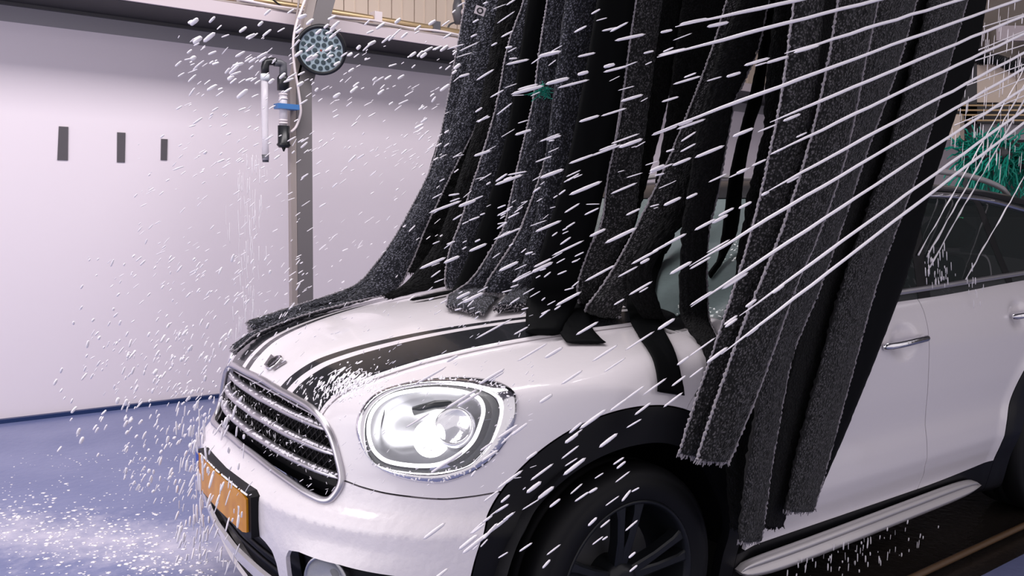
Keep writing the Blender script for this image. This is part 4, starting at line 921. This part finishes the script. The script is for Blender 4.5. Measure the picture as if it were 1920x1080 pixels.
# falling curtain of water below the hose
cw = MB()
for _ in range(110):
    px = rng.normal(470, 16); py = rng.uniform(300, 640); p = CAM+ray(px+(py-300)*-.03, py)*rng.uniform(3.6, 4.3); capsule(cw, p, np.array([.04*rng.normal(), 0, -1.]), rng.uniform(.03, .12), rng.uniform(.0005, .0018))
tag(cw.obj('falling_water', water, None, True), 'thin curtain of water falling below the clear hose tube', 'water', kind='stuff')
dr = MB()
def drip(p, d, l, r):
    if body(p[None])[0] > l*.5+.004 and cabin(p[None])[0] > .01 and p[2] > l*.5: capsule(dr, p, d, l, r)
for _ in range(120):
    px, py = rng.uniform(1780, 1925), rng.uniform(0, 330); drip(CAM+ray(px, py)*rng.uniform(4.6, 6), np.array([0, 0, -1.]), rng.uniform(.04, .16), rng.uniform(.0012, .003))
for _ in range(90):
    px = rng.normal(1580, 60); py = 1000-(px-1580)*.36+rng.uniform(20, 85); drip(aty(px, py, rng.uniform(-.93, -.86)), np.array([.1*rng.normal(), 0, -1.]), rng.uniform(.006, .035), rng.uniform(.0008, .0026))
for _ in range(30):
    px, py = rng.uniform(362, 386), rng.uniform(780, 1000); drip(CAM+ray(px, py)*2.35, np.array([0, 0, -1.]), rng.uniform(.02, .07), rng.uniform(.001, .004))
tag(dr.obj('drips', water, None, True), 'drips falling from the sill, bumper and tunnel roof', 'drips', kind='stuff')

# foam lying on the car
fo = MB(); OCT = [(1, 0, 0), (0, 1, 0), (-1, 0, 0), (0, -1, 0), (0, 0, 1), (.7, .7, .5), (-.7, .7, .5), (-.7, -.7, .5), (.7, -.7, .5)]
OF = [(0, 5, 4), (5, 1, 4), (1, 6, 4), (6, 2, 4), (2, 7, 4), (7, 3, 4), (3, 8, 4), (8, 0, 4), (0, 1, 5), (1, 2, 6), (2, 3, 7), (3, 0, 8)]
def blob(p, n, dirn, l, w, h):
    d = dirn-n*(dirn@n); d /= np.linalg.norm(d)+1e-9; b = np.cross(n, d); fo.add([p+d*l*x+b*w*y+n*h*z for x, y, z in OCT], OF)
def foam_at(px, py, l, w, h, Fn=body):
    p = march(px, py, Fn)
    if p is None: return
    n = grad(Fn, p[None])[0]; blob(p-n*.0005, n, np.array([-.8, -.4, -.2])+rng.normal(0, .35, 3), l, w, h)
for _ in range(260):
    t = rng.beta(2, 2); px = 540+200*t+rng.normal(0, 16); py = 757-62*t+rng.normal(0, 15); foam_at(px, py, rng.uniform(.003, .010), rng.uniform(.0012, .003), rng.uniform(.0008, .002))
for _ in range(110): foam_at(rng.normal(655, 28), rng.normal(712, 12), rng.uniform(.006, .018), rng.uniform(.002, .005), rng.uniform(.001, .003))
for i in range(220):
    k = rng.integers(0, 108); f = rng.uniform(.0, 1); p = A_O[k]*(1-f)+A_I[k]*f+HN*(.004+.008*math.sin(math.pi*min(f+.2, 1))); blob(p, HN, rng.normal(0, 1, 3), rng.uniform(.002, .007), rng.uniform(.001, .003), .0015)
for z0, half in ((.766, .425), (.713, .476), (.658, .500)):
    for _ in range(90):
        y = rng.uniform(-half, -half*.1) if rng.random() < .75 else rng.uniform(-.1, half); z = z0-.012*(y/.5)**2+.004; x = float(front_x([y], z)[0])+.006
        blob(np.array([x+.008, y, z+.008]), np.array([-.5, 0, .85]), np.array([0, 1, 0])+rng.normal(0, .3, 3), rng.uniform(.004, .014), rng.uniform(.002, .005), rng.uniform(.001, .005))
for _ in range(260):
    y = rng.uniform(-.5, .5); z = rng.uniform(.61, .82)
    if polysd(GRP, np.array([y]), np.array([z]))[0] < .01: continue
    blob(np.array([float(front_x([y], z)[0])+.03, y, z]), np.array([-1., 0, .2]), np.array([0, 1, rng.normal()]), rng.uniform(.004, .012), rng.uniform(.0006, .0018), .002)
for _ in range(60):
    y = rng.uniform(-.25, .25); blob(np.array([.001+PLAN(abs(y))*.55-.012, y, .562]), np.array([-.5, 0, .8]), np.array([0, 1, .2]), rng.uniform(.004, .012), .003, .003)
tag(fo.obj('foam', foam, None, True), 'white foam clinging to the bonnet stripe, grille and headlight rim', 'foam', kind='stuff')
# foam on the floor
ff = MB()
for _ in range(420):
    t = rng.random(); px = -40+430*t+rng.normal(0, 30); py = 925+135*t+rng.normal(0, 30)+rng.uniform(0, 30)
    p = atz(px, py, .0); s_ = rng.uniform(.002, .009)
    ff.add([p+np.array([x*s_*rng.uniform(.8, 1.5), y*s_*1.3, z*s_*.2]) for x, y, z in OCT], OF)
for _ in range(500):
    p = atz(rng.uniform(-20, 400), rng.uniform(850, 1085), 0.); s_ = rng.uniform(.002, .006); ff.add([p+np.array([x*s_, y*s_, z*s_*.4]) for x, y, z in OCT], OF)
tag(ff.obj('floor_foam', foam, None, True), 'spread of white foam lying on the blue floor before the car', 'foam', kind='stuff')
